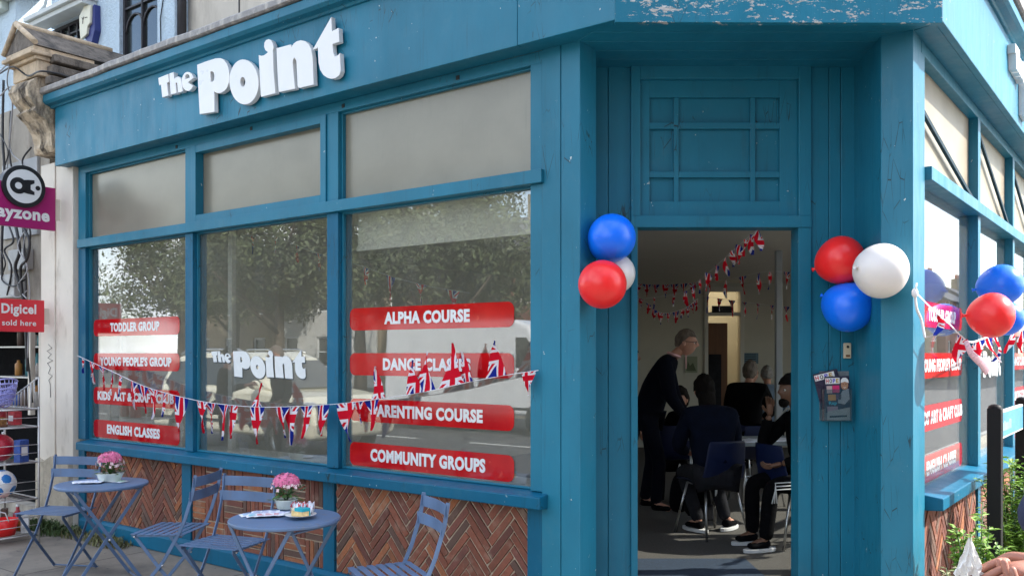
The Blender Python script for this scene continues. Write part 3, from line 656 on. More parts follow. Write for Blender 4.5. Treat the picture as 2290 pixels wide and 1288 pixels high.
# back door opening: transom light, architrave, open brown door, lit corridor
c = MB(); w = .06; c.box(x0-w, x0, BW-.03, BW, .1, dzz(645)); c.box(x1, x1+w, BW-.03, BW, .1, dzz(645)); c.box(x0-w, x1+w, BW-.032, BW, dzz(652), dzz(642)); c.box(x0, x1, BW-.02, BW+.08, dzz(706), dzz(698))
c.build('back_door_frame', M_ceil, shop, ID, .003, world=True)
c = MB(); c.box(x0+.01, dpx(1628), BW+.03, BW+.08, .1, dzz(722)); c.build('back_door', M_wood, shop, ID, .004, world=True)
c = MB(); c.box(dpx(1585), dpx(1612), BW-.035, BW-.005, .7, dzz(792)); c.build('noticeboard', M_grey, shop, ID, world=True)
c = MB(); c.box(x0-.3, x1+.6, BW+2.2, BW+2.3, .1, 3.4); c.box(x1+.5, x1+.6, BW+.12, BW+2.2, .1, 3.4); c.box(x0-.3, x0-.2, BW+.12, BW+2.2, .1, 3.4); c.box(x0-.3, x1+.6, BW+.12, BW+2.3, 3.3, 3.4); c.box(x0-.3, x1+.6, BW+.12, BW+2.3, .02, .1)
c.build('corridor', M_innerwall, shop, ID, world=True)
lamp = thing('ceiling_lamp', 'lit corridor lamp seen through the rear doorway', 'lamp', TR(x0+.4, BW+1.1, 3.24))
em = NB('lit lamp diffuser'); em.done(em.pbr((.9, .88, .8), .5, emis=(1, .93, .72, 1), es=2)); M_lamp = em.m
c = MB(); c.lathe([(0, -.03), (.12, -.03), (.15, 0), (.15, .05), (0, .05)], 20); c.build('diffuser', M_lamp, lamp)
ll = bpy.data.lights.new('corridor_light', 'POINT'); ll.energy = 7; ll.color = (1, .9, .66); ll.shadow_soft_size = .12; llo = bpy.data.objects.new('corridor_light', ll); COL.objects.link(llo); llo.parent = lamp; llo.location = (0, 0, -.15)
es = thing('exit_sign', 'dark rectangular sign hung above the brown rear door', 'sign', TR(dpx(1614), BW-.06, dzz(692)))
c = MB(); c.box(-.17, .17, -.02, .02, -.055, .055); c.build('sign_plate', M_blk, es, None, .004)
c = MB(); c.box(-.15, -.03, -.022, -.0205, -.035, .035); c.box(.0, .15, -.022, -.0205, -.005, .01); c.build('sign_marks', M_grey, es)
pn = thing('wall_notice', 'small blue notice on the rear wall beside the lit doorway', 'notice', TR(dpx(1677), BW-.02, dzz(801)))
c = MB(); c.box(-.13, .13, 0, .012, -.085, .085); c.build('notice_board', solid('dusty blue notice', (.10, .17, .22)), pn)
c = MB(); [c.box(-.09, .09, -.002, -.0005, -.05+i*.035, -.04+i*.035) for i in range(4)]; c.build('printed_lines', M_grey, pn)
pp = thing('wall_picture', 'pale picture on the rear wall behind the standing man', 'picture', TR(dpx(1545), BW-.02, dzz(815)))
c = MB(); c.box(-.1, .1, 0, .012, -.13, .13); c.build('picture_sheet', solid('picture sheet', (.28, .30, .2)), pp)
c = MB(); c.prism([(-.08, -.1), (.08, -.1), (.03, .03), (-.02, -.02), (-.05, .05)], -.003, -.001, 'y'); c.build('printed_shape', solid('picture dark shape', (.10, .12, .06)), pp)
# column and beam
YC = 9.7; xc = (1741-1145)/F*YC; c = MB(); c.box(xc-.035, xc+.035, YC-.035, YC+.035, .1, 2.72); c.build('steel_column', pm('grey column paint', (.42, .45, .47), .5, .05), shop, ID, .008, world=True)
# entrance mat
mt = thing('door_mat', 'blue grey carpet mat inside the open doorway', 'mat', TR(1.2, 5.85, .10))
c = MB(); c.box(-.50, .50, -.62, .62, 0, .008); c.build('mat_pile', M_mat, mt, None, .003)
# roller blind strip behind third window
c = MB(); a, b = mA[2][1]+.02, mA[3][0]-.02; c.box(a, b, .16, .165, 2.32, 2.56); c.box(a, b, .15, .175, 2.295, 2.325); c.build('roller_blind', M_ceil, shop, FA)
# white inner frame uprights behind the windows
c = MB()
for u in (mA[0][1]+.03, mA[1][1]+.03): c.box(u, u+.05, .3, .34, .83, 3.3)
c.build('inner_upright', M_ceil, shop, FA)
# ================= GROUND, ROAD, PAVEMENT =================
g = MB(); g.box(-250, 250, -250, 250, -.6, -.12); meta(g.build('road', M_asphalt), 'grey asphalt road running past the shop', None, None, 'structure')
def st(name, mb, mat, label, M=None, bev=0): return meta(mb.build(name, mat, None, M, bev), label, None, None, 'structure')
WA, WBk = 4.4, 1.9
cA = FA.P(0, -WA).xy; cB = FB.P(0, -WBk).xy; ck = inter(cA, dA, cB, dB)
pv = [q(FA.P(-40, -WA)), q(ck), q(FB.P(45, -WBk)), q(FB.P(45, 1)), (1.2, 5.2), q(FA.P(-40, 1))]
g = MB(); g.prism(pv, -.118, -.004); st('pavement', g, M_concrete, 'worn grey concrete pavement around the corner shop')
g = MB(); uk = (FA.inv @ Vector((ck.x, ck.y, 0))).x; random.seed(5)
i = -40.0
while i < uk-.1: g.box(i+.004, min(i+.9, uk), -WA-.13, -WA-.002, -.118, .0); i += .9
kb = (FB.inv @ Vector((ck.x, ck.y, 0))).x; i = kb-.13; gb = MB()
while i < 45: gb.box(i+.004, i+.9, -WBk-.13, -WBk-.002, -.118, .0); i += .9
M_kerb = pm('granite kerb', (.30, .29, .27), .8, .2, 12, .4, 120)
st('kerb', g, M_kerb, 'granite kerb along the main street', FA, .008); st('kerb', gb, M_kerb, 'granite kerb along the side street', FB, .008)
g = MB()
for k in range(-20, 14): g.box(k*3.0, k*3.0+1.6, -9.05, -8.95, -.1165, -.1155)
st('road_marking', g, M_line, 'dashed white centre line on the main street', FA)
g = MB(); g.box(-45, uk+40, -20, -14.6, -.118, -.002); st('far_pavement', g, M_concrete, 'pavement on the far side of the main street', FA)
# joints in near pavement: slab lines cut as thin dark grout strips laid a little proud
g = MB()
for k in range(1, 4): g.box(-12, 3.2, -1.05*k-.004, -1.05*k+.004, -.0042, -.0028)
for k in range(-9, 4): g.box(k*1.25, k*1.25+.008, -4.3, 0, -.0042, -.0030)
st('pavement_joint', g, pm('joint grit', (.10, .09, .075), .95, .2, 30, .5), 'dark joints between the concrete bays', FA)
# ================= weeds =================
def weeds(name, c, r, n, h, seed, label, mat):
    random.seed(seed); m = MB()
    for i in range(n):
        a = random.uniform(0, 2*pi); rr = r*math.sqrt(random.random()); x, y = c[0]+cos(a)*rr, c[1]+sin(a)*rr*.45
        t = random.uniform(0, 2*pi); l = h*random.uniform(.4, 1.1)*(1.2-rr/r*.6); w = random.uniform(.003, .010); dx, dy = cos(t), sin(t); k = random.uniform(.2, .9)
        p0 = Vector((x, y, -.004)); p1 = p0+Vector((dx*l*.3*k, dy*l*.3*k, l*.6)); p2 = p0+Vector((dx*l*k, dy*l*k, l*random.uniform(.6, 1)))
        s_ = Vector((-dy, dx, 0))*w; cc = random.uniform(.6, 1.3)
        m.add([p0-s_*.6, p0+s_*.6, p1+s_, p1-s_, p2], [(0, 1, 2, 3), (3, 2, 4)])
    o = m.build(name, mat, None, FA); meta(o, label, None, None, 'stuff')
M_weed = pm('weed leaf', (.07, .12, .035), .7, .5, 25, .2); M_weed2 = pm('dry weed leaf', (.13, .13, .05), .7, .5, 25, .2)
weeds('weeds', (-.25, -.16, 0), .42, 700, .14, 1, 'green weeds growing at the foot of the cream pilaster', M_weed)
weeds('weeds', (.75, -.12, 0), .30, 260, .10, 2, 'thin weeds along the teal plinth', M_weed2)
weeds('weeds', (.2, -.10, 0), .35, 260, .09, 3, 'dry weeds at the left end of the teal plinth', M_weed2)

# ================= NEIGHBOURING SHOP (left) =================
nb = thing('neighbour_shop', 'cluttered shop next door with pale blue rendered upper floor', 'shop', FA.m @ Matrix.Translation((-1.2, 0, 0)))
def A_(mb, name, mat, bev=0, parent=nb, label=None): return mb.build(name, mat, parent, FA, bev, label=label)
# stone pilaster
m = MB(); u1_, u2_ = uA(95, .05), -.02
m.box(-.60, -.335, -.05, .2, 0, 3.36); m.box(-.331, u2_, -.04, .2, 0, 3.33); m.box(-.66, -.604, -.02, .2, 0, 3.36)
A_(m, 'pilaster', M_pil, .006)
m = MB(); m.prism([(-.64, 0), (-.02, 0), (-.02, .62), (-.20, .64), (-.34, .66), (-.5, .60), (-.64, .62)], -.085, -.03, 'y'); A_(m, 'pilaster_base', pm('rough cream plinth', (.50, .44, .34), .9, .15, 6, .9, 25, dirt=(.22, .19, .15), ds=5, dt=(.5, .75), bd=.012), .01)
# graffiti scribble
m = MB(); gp = [(108, 770), (116, 778), (105, 785), (115, 792), (107, 800), (118, 806), (106, 812), (113, 822), (108, 835), (117, 840), (109, 850), (112, 858), (113, 888)]
pts = [FA.P(*(lambda a: (a[0], -.0545, a[1]))(FA.uz(x, y, .054))) for x, y in gp]; m.tube(pts, .0028, 5)
m.build('pilaster_scrawl', solid('grey marker', (.12, .11, .10)), nb, ID, world=True)
# console bracket
prof = [(-.04, 3.42), (-.13, 3.43), (-.16, 3.48), (-.15, 3.52), (-.17, 3.60), (-.22, 3.69), (-.31, 3.76), (-.28, 3.80), (-.35, 3.87), (-.37, 3.95), (-.34, 4.02), (-.28, 4.06), (.1, 4.06), (.1, 3.42)]
m = MB(); rj = random.Random(6); us_ = [-.52+.355*i/7 for i in range(8)]
for u in us_:
    for y, z in prof: m.v.append((u+rj.uniform(-.008, .008), y+(rj.uniform(-.012, .012) if y < 0 else 0), z+rj.uniform(-.008, .008)))
n = len(prof)
for i in range(7):
    for k in range(n): m.f.append([i*n+k, i*n+(k+1) % n, (i+1)*n+(k+1) % n, (i+1)*n+k]); m.mi.append(0); m.sm.append(False)
m.f += [list(range(n)), [7*n+k for k in range(n)][::-1]]; m.mi += [0, 0]; m.sm += [False, False]
A_(m, 'console_bracket', pm('broken stone', (.60, .49, .35), .95, .25, 9, 1.0, 22, dirt=(.08, .065, .05), ds=6, dt=(.44, .60), bd=.03), .006)
m = MB()
for (a, z0, z1, w) in ((0, 4.065, 4.20, .30), (.02, 4.20, 4.235, .33), (.05, 4.235, 4.27, .38), (.03, 4.27, 4.31, .35)): m.box(-.60-a, -.12+a, -w, .2, z0, z1)
A_(m, 'capital_block', M_stone, .008)
m = MB()   # gabled coping running back to the wall, hipped at the front
f_, b_ = -.34, .95; zt, zb = 4.57, 4.312; ul_, ur_, um = -.68, -.07, -.44
vs = [(ul_, f_, zb), (ur_, f_, zb), (ur_, b_, zb), (ul_, b_, zb), (um, f_+.02, zt), (um, b_, zt), (ur_-.08, f_, zb+.05), (ul_+.05, f_, zb+.05)]
m.add([Vector(v) for v in vs[:6]], [(0, 3, 2, 1), (0, 1, 4), (1, 2, 5, 4), (2, 3, 5), (3, 0, 4, 5)]); A_(m, 'gabled_coping', M_stonedk, .012)
m = MB(); m.tube([(um, f_-.01, zt+.0), (um, .55, zt+.0)], .03, 8); m.tube([(um, f_-.005, zt), (ur_, f_-.005, zb+.02)], .025, 8); m.tube([(um, f_-.005, zt), (ul_, f_-.005, zb+.02)], .025, 8); A_(m, 'coping_roll', M_stone, 0)
m = MB(); [m.box(-.12-i*.01, -.02, -.24+.02*i, .95, 3.99+.1*i, 4.06+.1*i) for i in range(3)]; A_(m, 'side_moulding', M_stonedk, .01)
# upper wall with windows
def holes(mb, u0, u1, z0, z1, hs, y0, y1):
    us = sorted({u0, u1}|{h[0] for h in hs}|{h[1] for h in hs}); zs = sorted({z0, z1}|{h[2] for h in hs}|{h[3] for h in hs})
    for a, b in zip(us, us[1:]):
        for c, d in zip(zs, zs[1:]):
            if any(h[0] <= (a+b)/2 <= h[1] and h[2] <= (c+d)/2 <= h[3] for h in hs): continue
            mb.box(a, b, y0, y1, c, d)
WN = -.95; n1 = (uA(267, WN), uA(352, WN), 4.30, 5.75); n2_ = (uA(125, WN), uA(182, WN), 4.95, 5.32); 
n2b = (uA(108, WN), uA(186, WN), 5.0, 5.36)
m = MB(); holes(m, -6, 0.015, 3.3, 7.2, [n1, n2b, (-3.4, -2.5, 4.6, 6.0)], .95, 1.25); A_(m, 'upper_wall', M_blueren, 0, label='pale blue rendered upper wall')
def nwin(h, kind):
    u0, u1, z0, z1 = h; m = MB(); y = .99; t = .035
    for a in ((u0, u0+t, z0, z1), (u1-t, u1, z0, z1), (u0, u1, z0, z0+t), (u0, u1, z1-t, z1), ((u0+u1)/2-.012, (u0+u1)/2+.012, z0, z1)): m.box(a[0], a[1], y, y+.05, a[2], a[3])
    zz = z0+(z1-z0)*(.56 if kind else .3); n = 2 if kind else 4
    for k in range(n):
        a = u0+t+(u1-u0-2*t)*k/n; b = u0+t+(u1-u0-2*t)*(k+1)/n
        pts = [(a, y+.02, zz-.12)]+[(a+(b-a)*(.5-.5*cos(pi*j/8)), y+.02, zz-.12+.17*sin(pi*j/8)) for j in range(1, 8)]+[(b, y+.02, zz-.12)]
        m.tube(pts, .012, 6)
        if k: m.box(a-.009, a+.009, y, y+.03, z0, z1)
    m.box(u0, u1, y+.005, y+.035, zz+.12, zz+.14)
    f = A_(m, 'window_frame', M_dark)
    p = MB(); p.box(u0+.01, u1-.01, y+.03, y+.036, z0, z1); p.build('window_pane', M_carglass, f, FA)
    c = MB(); c.box(u0+.04, u0+(u1-u0)*.3, y+.04, y+.05, z0, z1); c.build('curtain', M_innerwall, f, FA)
nwin(n1, 1); nwin(n2b, 0)
m = MB(); u0, u1 = n2b[0]-.12, n2b[1]+.3; m.box(u0, u1, .78, .95, 5.365, 5.42); m.box(u0-.04, u1+.02, .74, .95, 5.42, 5.47); m.tube([(u0-.03, .90, 5.47), (u0+.02, .90, 5.58), (u0+.14, .90, 5.62), (u0+.2, .9, 5.72)], .02, 6); A_(m, 'window_hood', pm('white hood moulding', (.55, .58, .57), .8, .08, 6, .2), .006)
m = MB(); m.box(-6, uA(20, WN), .86, .95, 5.82, 5.92); m.box(-6, uA(40, WN), .80, .95, 5.92, 6.02); A_(m, 'string_course', pm('painted stone band', (.50, .55, .50), .8, .08, 6, .2), .01)
m = MB(); m.tube([(.03, 1.02, 3.9), (.03, 1.02, 7.1)], .045, 12); A_(m, 'drainpipe', M_dark)
m = MB(); m.tube([(-.13, .945, 6.4), (-.12, .94, 5.6), (-.15, .94, 5.2), (-.22, .94, 4.95), (-.2, .94, 4.5)], .005, 5); A_(m, 'wall_wire', M_grey)
# alarm box
al = thing('alarm_box', 'cream and blue burglar alarm box on the pale blue wall', 'alarm', FA.m @ Matrix.Translation((uA(190, .0-WN*-1), 0, 0)) if False else FA.m)
u_, z_ = FA.uz(190, 52, WN+.1)
place(al, FA.m @ Matrix.Translation((u_, .95, z_)))
m = MB(); hexp = [(-.13, .10), (-.02, .19), (.11, .17), (.10, -.02), (.05, -.05), (.03, -.13), (-.10, -.16), (-.12, -.05)]
m.prism(hexp, -.10, -.07, 'y'); m.build('alarm_cover', pm('aged cream plastic', (.66, .64, .50), .5, .08), al, None, .006)
m = MB(); m.prism([(-.09, .1), (.14, .18), (.15, -.1), (.09, -.22), (0, -.2), (-.08, -.13)], -.072, 0, 'y'); m.build('alarm_back', pm('deep blue plastic', (.02, .03, .16), .5, .08), al, None, .006)
m = MB(); m.tube([(-.06, -.102, .07), (-.04, -.102, .04), (-.045, -.102, .0)], .004, 5); m.tube([(-.02, -.102, .07), (-.035, -.102, .045)], .004, 5); m.tube([(0, -.102, .055), (.05, -.102, .05)], .004, 5); m.build('alarm_mark', M_navy2, al)
# lower frontage of the neighbour
m = MB(); holes(m, -6, -.66, 0, 4.05, [(-4.6, -.80, .10, 1.95)], .06, .2); A_(m, 'front_wall', pm('dirty cream wall', (.40, .36, .30), .85, .15, 4, .3, dirt=(.12, .10, .08), ds=3, dt=(.45, .7)))
m = MB(); m.box(-1.6, -.85, .03, .06, 2.75, 3.5); A_(m, 'fascia_panel', pm('grey panel', (.36, .37, .38), .5, .08), .004)
m = MB(); m.box(-1.35, -.98, -.02, .06, 2.42, 2.62); m.box(-1.5, -1.15, -.05, .06, 2.15, 2.38); A_(m, 'junction_box', pm('grey metal box', (.40, .40, .39), .5, .1), .008)
m = MB(); m.box(-4.6, -.8, .9, .95, .1, 1.95); m.box(-4.6, -.8, .2, .95, .02, .1); m.box(-4.6, -.8, .2, .95, 1.95, 2.0); m.box(-.8, -.78, .2, .95, .1, 1.95); A_(m, 'shop_recess', M_black)
m = MB(); m.box(-.80, -.74, .02, .07, .1, 1.95); m.box(-1.02, -.97, .02, .07, 1.0, 1.95); A_(m, 'door_upright', M_pil, .004)
random.seed(21)
cols = [(.45, .04, .05), (.03, .08, .30), (.5, .5, .48), (.4, .18, .04), (.05, .20, .22), (.12, .08, .06), (.35, .32, .28)]
for r_ in range(3):
    m = MB(); m.box(-2.4, -.82, .3, .8, 1.02+r_*.32, 1.035+r_*.32); A_(m, 'display_shelf', M_wire)
for i in range(24):
    x = -1.25-(i % 8)*.125; z = 1.04+(i//8)*.32; h = random.uniform(.1, .26); w = random.uniform(.03, .05); t_ = thing('shop_good', 'packaged goods standing on the dark shelves of the shop next door', 'goods', FA.m @ Matrix.Translation((x, .38+random.uniform(0, .1), z)), 'packets on the neighbour shelves')
    c = random.choice(cols); m = MB(); m.lathe([(0, 0), (w, 0), (w, h*.75), (w*.5, h*.85), (w*.45, h), (0, h)], 10); m.build('bottle', solid('packet colour', c), t_)
# cables
M_cab = pm('black cable', (.02, .02, .022), .5, .2); M_cabg = pm('grey cable', (.32, .32, .33), .5, .1)
def cable(pl, r, mat, label):
    pts = [FA.P(*(lambda a: (a[0], -w, a[1]))(FA.uz(x, y, w))) for x, y, w in pl]
    # smooth the run
    out = []
    for i in range(len(pts)-1):
        p0, p1, p2, p3 = pts[max(i-1, 0)], pts[i], pts[i+1], pts[min(i+2, len(pts)-1)]
        for k in range(6):
            t = k/6; out.append(.5*((2*p1)+(p2-p0)*t+(2*p0-5*p1+4*p2-p3)*t*t+(3*p1-p0-3*p2+p3)*t**3))
    out.append(pts[-1]); o = MB(); M = Matrix.Translation(out[-1]); o.tube([p-out[-1] for p in out], r, 6); x = o.build('cable', mat, None, M); meta(x, label, 'cable', 'cables down the wall beside the pilaster')
cable([(0, 165, .3), (30, 150, .35), (62, 170, .3), (90, 160, .42), (130, 165, .30), (160, 175, .2)], .008, M_cab, 'thick black cable looping under the stone capital')
cable([(0, 160, .3), (20, 145, .35), (16, 185, .3), (28, 240, .1), (20, 330, .05), (12, 420, 0)], .006, M_cabg, 'pale grey cable looping at the stone capital')
cable([(8, 180, .0), (6, 300, .0), (10, 400, .02), (4, 560, .02), (8, 660, .0)], .014, M_cab, 'thickest black cable at the frame edge')
cable([(24, 250, .0), (22, 350, .0), (40, 430, .02), (52, 520, .04), (58, 620, .04), (60, 760, .04), (72, 900, .04)], .010, M_cab, 'black cable running down behind the two red signs')
cable([(0, 215, .1), (30, 200, .1), (22, 330, .02), (60, 380, .04), (66, 480, .04), (52, 560, .05), (66, 640, .05), (62, 800, .05)], .007, M_cabg, 'grey cable crossing behind the round sign')
cable([(35, 505, .05), (44, 560, .08), (34, 600, .08), (48, 650, .06), (56, 700, .05), (62, 830, .05)], .016, M_cab, 'fat black cable knot under the magenta sign')
cable([(50, 505, .08), (66, 540, .1), (60, 580, .1), (46, 600, .08), (50, 660, .06)], .014, M_cab, 'short fat black cable under the magenta sign')
cable([(2, 560, .06), (12, 590, .06), (4, 625, .06), (30, 640, .06), (56, 625, .05)], .008, M_cab, 'black cable sagging over the grey box')
cable([(0, 640, .03), (24, 660, .05), (44, 664, .05), (60, 650, .05)], .006, M_cabg, 'grey cable above the red sign')
m = MB(); u_, z_ = FA.uz(150, 883+20, .06)

# projecting signs of the neighbour (perpendicular to the wall)
def proj_sign(name, label, px, py0, py1, wid, mat):
    w0 = .10; u, zt = FA.uz(px, py0, w0); _, zb = FA.uz(px, py1, w0)
    M = FA.m @ Matrix.Translation((u, -w0, (zt+zb)/2)) @ Matrix.Rotation(R(90), 4, 'Z')      # local +x points into the wall, face toward -y
    t = thing(name, label, 'sign', M); h = (zt-zb)/2
    m = MB(); m.box(-wid, 0, -.02, .02, -h, h); m.build('sign_panel', mat, t, None, .003)
    m = MB(); m.box(.001, .05, -.005, .005, -h*.5, h*.5); m.build('bracket', M_pil, t); return t, h
M_mag = pm('magenta sign', (.37, .008, .14), .35, .05, 4, .03); M_sred = pm('bright red sign', (.72, .03, .045), .35, .05, 4, .03)
pz, h = proj_sign('hanging_sign', 'magenta hanging sign with a round black and white badge, fixed to the cream pilaster', 122, 422, 517, .62, M_mag)
m = MB(); text(m, 'payzone', -.575, -.055, -h*.80, -h*.22, -.0235, .04, .001); m.build('sign_words', M_white, pz)
cxs = -.285; cz = .165
m = MB(); m.prism([(cxs+.185*cos(2*pi*k/48), cz+.185*sin(2*pi*k/48)) for k in range(48)], -.045, .045, 'y'); m.build('badge_ring', M_blk, pz, None, .003)
m = MB(); m.prism([(cxs+.148*cos(2*pi*k/48), cz+.148*sin(2*pi*k/48)) for k in range(48)], -.048, .048, 'y'); m.build('badge_face', M_white, pz)
def ring(mb, cx, cz, r0, r1, y0, y1, a0=0, a1=360, n=28):
    P0 = [(cx+r1*cos(R(a0+(a1-a0)*k/n)), cz+r1*sin(R(a0+(a1-a0)*k/n))) for k in range(n+1)]; P1 = [(cx+r0*cos(R(a0+(a1-a0)*k/n)), cz+r0*sin(R(a0+(a1-a0)*k/n))) for k in range(n+1)]
    for k in range(n): mb.prism([P0[k], P0[k+1], P1[k+1], P1[k]], y0, y1, 'y')
m = MB(); ring(m, cxs-.05, cz, .03, .072, -.050, -.0485); m.prism([(cxs-.02, cz+.052), (cxs+.03, cz+.062), (cxs+.085, cz+.066), (cxs+.085, cz+.038), (cxs+.052, cz+.02), (cxs+.052, cz-.02), (cxs+.085, cz-.038), (cxs+.085, cz-.066), (cxs+.03, cz-.062), (cxs-.02, cz-.052), (cxs+.018, cz-.02), (cxs+.018, cz+.02)], -.050, -.0485, 'y'); m.prism([(cxs+.115+.021*cos(2*pi*k/20), cz+.021*sin(2*pi*k/20)) for k in range(20)], -.050, -.0485, 'y'); m.build('badge_emblem', M_blk, pz)
dg_, h = proj_sign('hanging_sign', 'bright red hanging sign with white words below the magenta one', 97, 672, 743, .42, M_sred)
m = MB(); text(m, 'Digicel', -.375, -.075, -.01, h*.72, -.0235, .03, .001); text(m, 'sold here', -.37, -.075, -h*.62, -h*.28, -.0235, .012, .001); m.build('sign_words', M_white, dg_)

# wire rack with goods
rk = thing('wire_rack', 'tiered wire rack of balls and baskets outside the shop next door', 'rack', TR(-4.40, 7.62, -.004, TH+R(0)))
def rod(m, a, b, r=.004): m.tube([a, b], r, 6)
RW, RD = .64, .36; tiers = [1.13, .98, .68, .37, .07]
for z in tiers:
    m = MB(); 
    for k in range(9): rod(m, (-RW/2+RW*k/8, -RD/2, z), (-RW/2+RW*k/8, RD/2, z), .003)
    for y in (-RD/2, RD/2): rod(m, (-RW/2, y, z), (RW/2, y, z), .007)
    for x in (-RW/2, RW/2): rod(m, (x, -RD/2, z), (x, RD/2, z), .007)
    if z < 1.1:
        for zz in (.08, .15):
            rod(m, (-RW/2, -RD/2-.01, z+zz), (RW/2, -RD/2-.01, z+zz), .0035); rod(m, (RW/2, -RD/2, z+zz), (RW/2, RD/2, z+zz), .0035)
        for k in range(1, 5): rod(m, (-RW/2+RW*k/5, -RD/2-.01, z), (-RW/2+RW*k/5, -RD/2-.01, z+.15), .0035)
    m.build('wire_shelf', M_wire, rk)
for x in (-RW/2, RW/2):
    for y in (-RD/2, RD/2): m = MB(); rod(m, (x, y, 0), (x, y, 1.15), .009); m.build('upright', M_wire, rk)
m = MB(); 
for k in range(10): rod(m, (-RW/2+.02+k*.06, RD/2, 1.13), (-RW/2+.02+k*.06, RD/2, 1.18+k*.022), .005)
rod(m, (-RW/2, RD/2, 1.16), (RW/2, RD/2, 1.40), .006); rod(m, (RW/2, RD/2, 1.13), (RW/2, RD/2, 1.40), .006); m.build('end_fence', M_wire, rk)
Rk = WM[rk]
def good(name, label, cat, x, y, z, rz=0): return thing(name, label, cat, Rk @ TR(x, y, z, rz))
t = good('football', 'blue and white football on the third tier of the wire rack', 'ball', .08, -.02, .37+.125)
bm = bmesh.new(); bmesh.ops.create_icosphere(bm, subdivisions=5, radius=.118); ico = bmesh.new(); bmesh.ops.create_icosphere(ico, subdivisions=1, radius=1)
pc = [v.co.normalized() for v in ico.verts]; fc = [f.calc_center_median().normalized() for f in ico.faces]; me = bpy.data.meshes.new('football_skin')
for f in bm.faces:
    d = f.calc_center_median().normalized(); a = max(d.dot(p) for p in pc); b_ = max(d.dot(p) for p in fc); f.smooth = True
    f.material_index = 1 if a > .945 else (2 if b_ < .90 and a < .93 else 0)
bm.to_mesh(me); bm.free(); ico.free()
for mm in (M_white, pm('football blue', (.02, .20, .55), .35, .05), M_grey): me.materials.append(mm)
o = bpy.data.objects.new('football_skin', me); COL.objects.link(o); o.parent = t; WM[o] = WM[t]
t = good('rubber_ball', 'glossy red rubber ball on the second tier of the wire rack', 'ball', .06, -.02, .68+.12)
m = MB(); m.ball((0, 0, 0), .118, 28, sc_=(1, 1, .97)); m.build('ball_skin', pm('red rubber', (.42, .012, .03), .3, .05), t); m = MB(); m.lathe([(0, .112), (.012, .114), (.012, .12), (0, .121)], 10); m.build('valve', M_blk, t)
t = good('scrubbing_brush', 'brown bristled brush under the lilac baskets', 'brush', .02, -.05, .985)
m = MB(); m.box(-.17, .17, -.04, .04, 0, .02); m.build('brush_back', M_wood, t, None, .008); m = MB(); random.seed(2)
for i in range(260): x, y = random.uniform(-.16, .16), random.uniform(-.035, .035); m.tube([(x, y, .018), (x*1.04, y*1.2, .075)], .002, 4, cap=False)
m.build('bristles', pm('tan bristle', (.38, .20, .07), .8, .2), t)
t = good('basket', 'lilac plastic baskets nested on top of the wire rack', 'basket', -.02, -.02, 1.14, .2)
for k in range(3):
    M = WM[t] @ Matrix.Translation((k*.03-.03, 0, k*.035)) @ Matrix.Rotation(R(-14-3*k), 4, 'Y'); m = MB(); n = 28
    for zz in (.0, .04, .08, .12):
        m.tube([((.15+zz*.35)*cos(2*pi*j/n), (.12+zz*.35)*sin(2*pi*j/n), zz) for j in range(n+1)], .007, 5)
    for j in range(n): a = 2*pi*j/n; m.tube([(.15*cos(a), .12*sin(a), 0), (.192*cos(a), .162*sin(a), .12)], .004, 4)
    m.build('basket_shell', pm('lilac plastic', (.42, .42, .78), .4, .05), t, M)
t = good('metal_bowl', 'round metal bowl on the lowest tier of the wire rack', 'bowl', -.12, -.08, .16)
m = MB(); m.lathe([(0, 0), (.08, .005), (.14, .06), (.16, .12), (.155, .12), (.13, .06), (.07, .012), (0, .008)], 32, M=Matrix.Rotation(R(60), 4, 'X')); m.build('bowl_shell', M_steel, t)
t = good('red_tub', 'red tub in the corner of the lowest tier of the wire rack', 'tub', .16, -.05, .075)
m = MB(); m.lathe([(0, 0), (.10, 0), (.13, .13), (.125, .13), (.095, .01), (0, .01)], 28); m.build('tub_shell', M_balr, t); m = MB(); m.tube([(-.13, 0, .125), (-.07, 0, .19), (.07, 0, .19), (.13, 0, .125)], .005, 6); m.build('handle', M_wire, t)
t = good('green_ball', 'small green ball behind the football on the wire rack', 'ball', -.18, .06, .37+.09)
m = MB(); m.ball((0, 0, 0), .085, 24); m.lathe([(.0855, -.006), (.0858, 0), (.0855, .006)], 24); m.build('ball_skin', pm('green rubber', (.03, .22, .08), .35, .05), t)

random.seed(31)
for k, (z, n_g) in enumerate(((.985, 3), (.685, 4), (.375, 3), (.075, 4))):
    for j in range(n_g):
        x = random.uniform(-.27, .27); y = .06+random.uniform(0, .08); h = random.uniform(.10, .22); w = random.uniform(.03, .05)
        t = good('household_good', 'small household goods stacked behind the balls on the wire rack', 'goods', x, y, z, random.random()*3); t['group'] = 'household goods in the wire rack'; c = random.choice(cols); m = MB()
        if j % 2: m.box(-w, w, -w*.7, w*.7, 0, h); m.build('carton', pm('carton print', c, .6, .4, 30, .1), t, None, .003); m = MB(); m.box(-w*.7, w*.7, -w*.7-.001, -w*.7, h*.3, h*.7); m.build('label_patch', M_white, t)
        else: m.lathe([(0, 0), (w, 0), (w*1.05, h*.7), (w*.4, h*.85), (w*.4, h), (0, h)], 16); m.build('bottle', pm('bottle plastic', c, .3, .2), t); m = MB(); m.lathe([(w*.42, h), (w*.42, h+.02), (0, h+.02)], 12); m.build('cap', M_white, t)
cable([(0, 300, .04), (18, 340, .06), (10, 380, .06), (26, 400, .05)], .006, M_cab, 'thin black cable hooked behind the round badge')
cable([(70, 330, .02), (50, 360, .04), (60, 400, .04), (48, 470, .05), (68, 520, .06), (58, 575, .08)], .009, M_cab, 'black cable twisting beside the magenta sign')
cable([(20, 505, .05), (30, 540, .08), (10, 560, .08), (26, 600, .07), (16, 660, .05)], .010, M_cab, 'black cable dangling left of the cable knot')
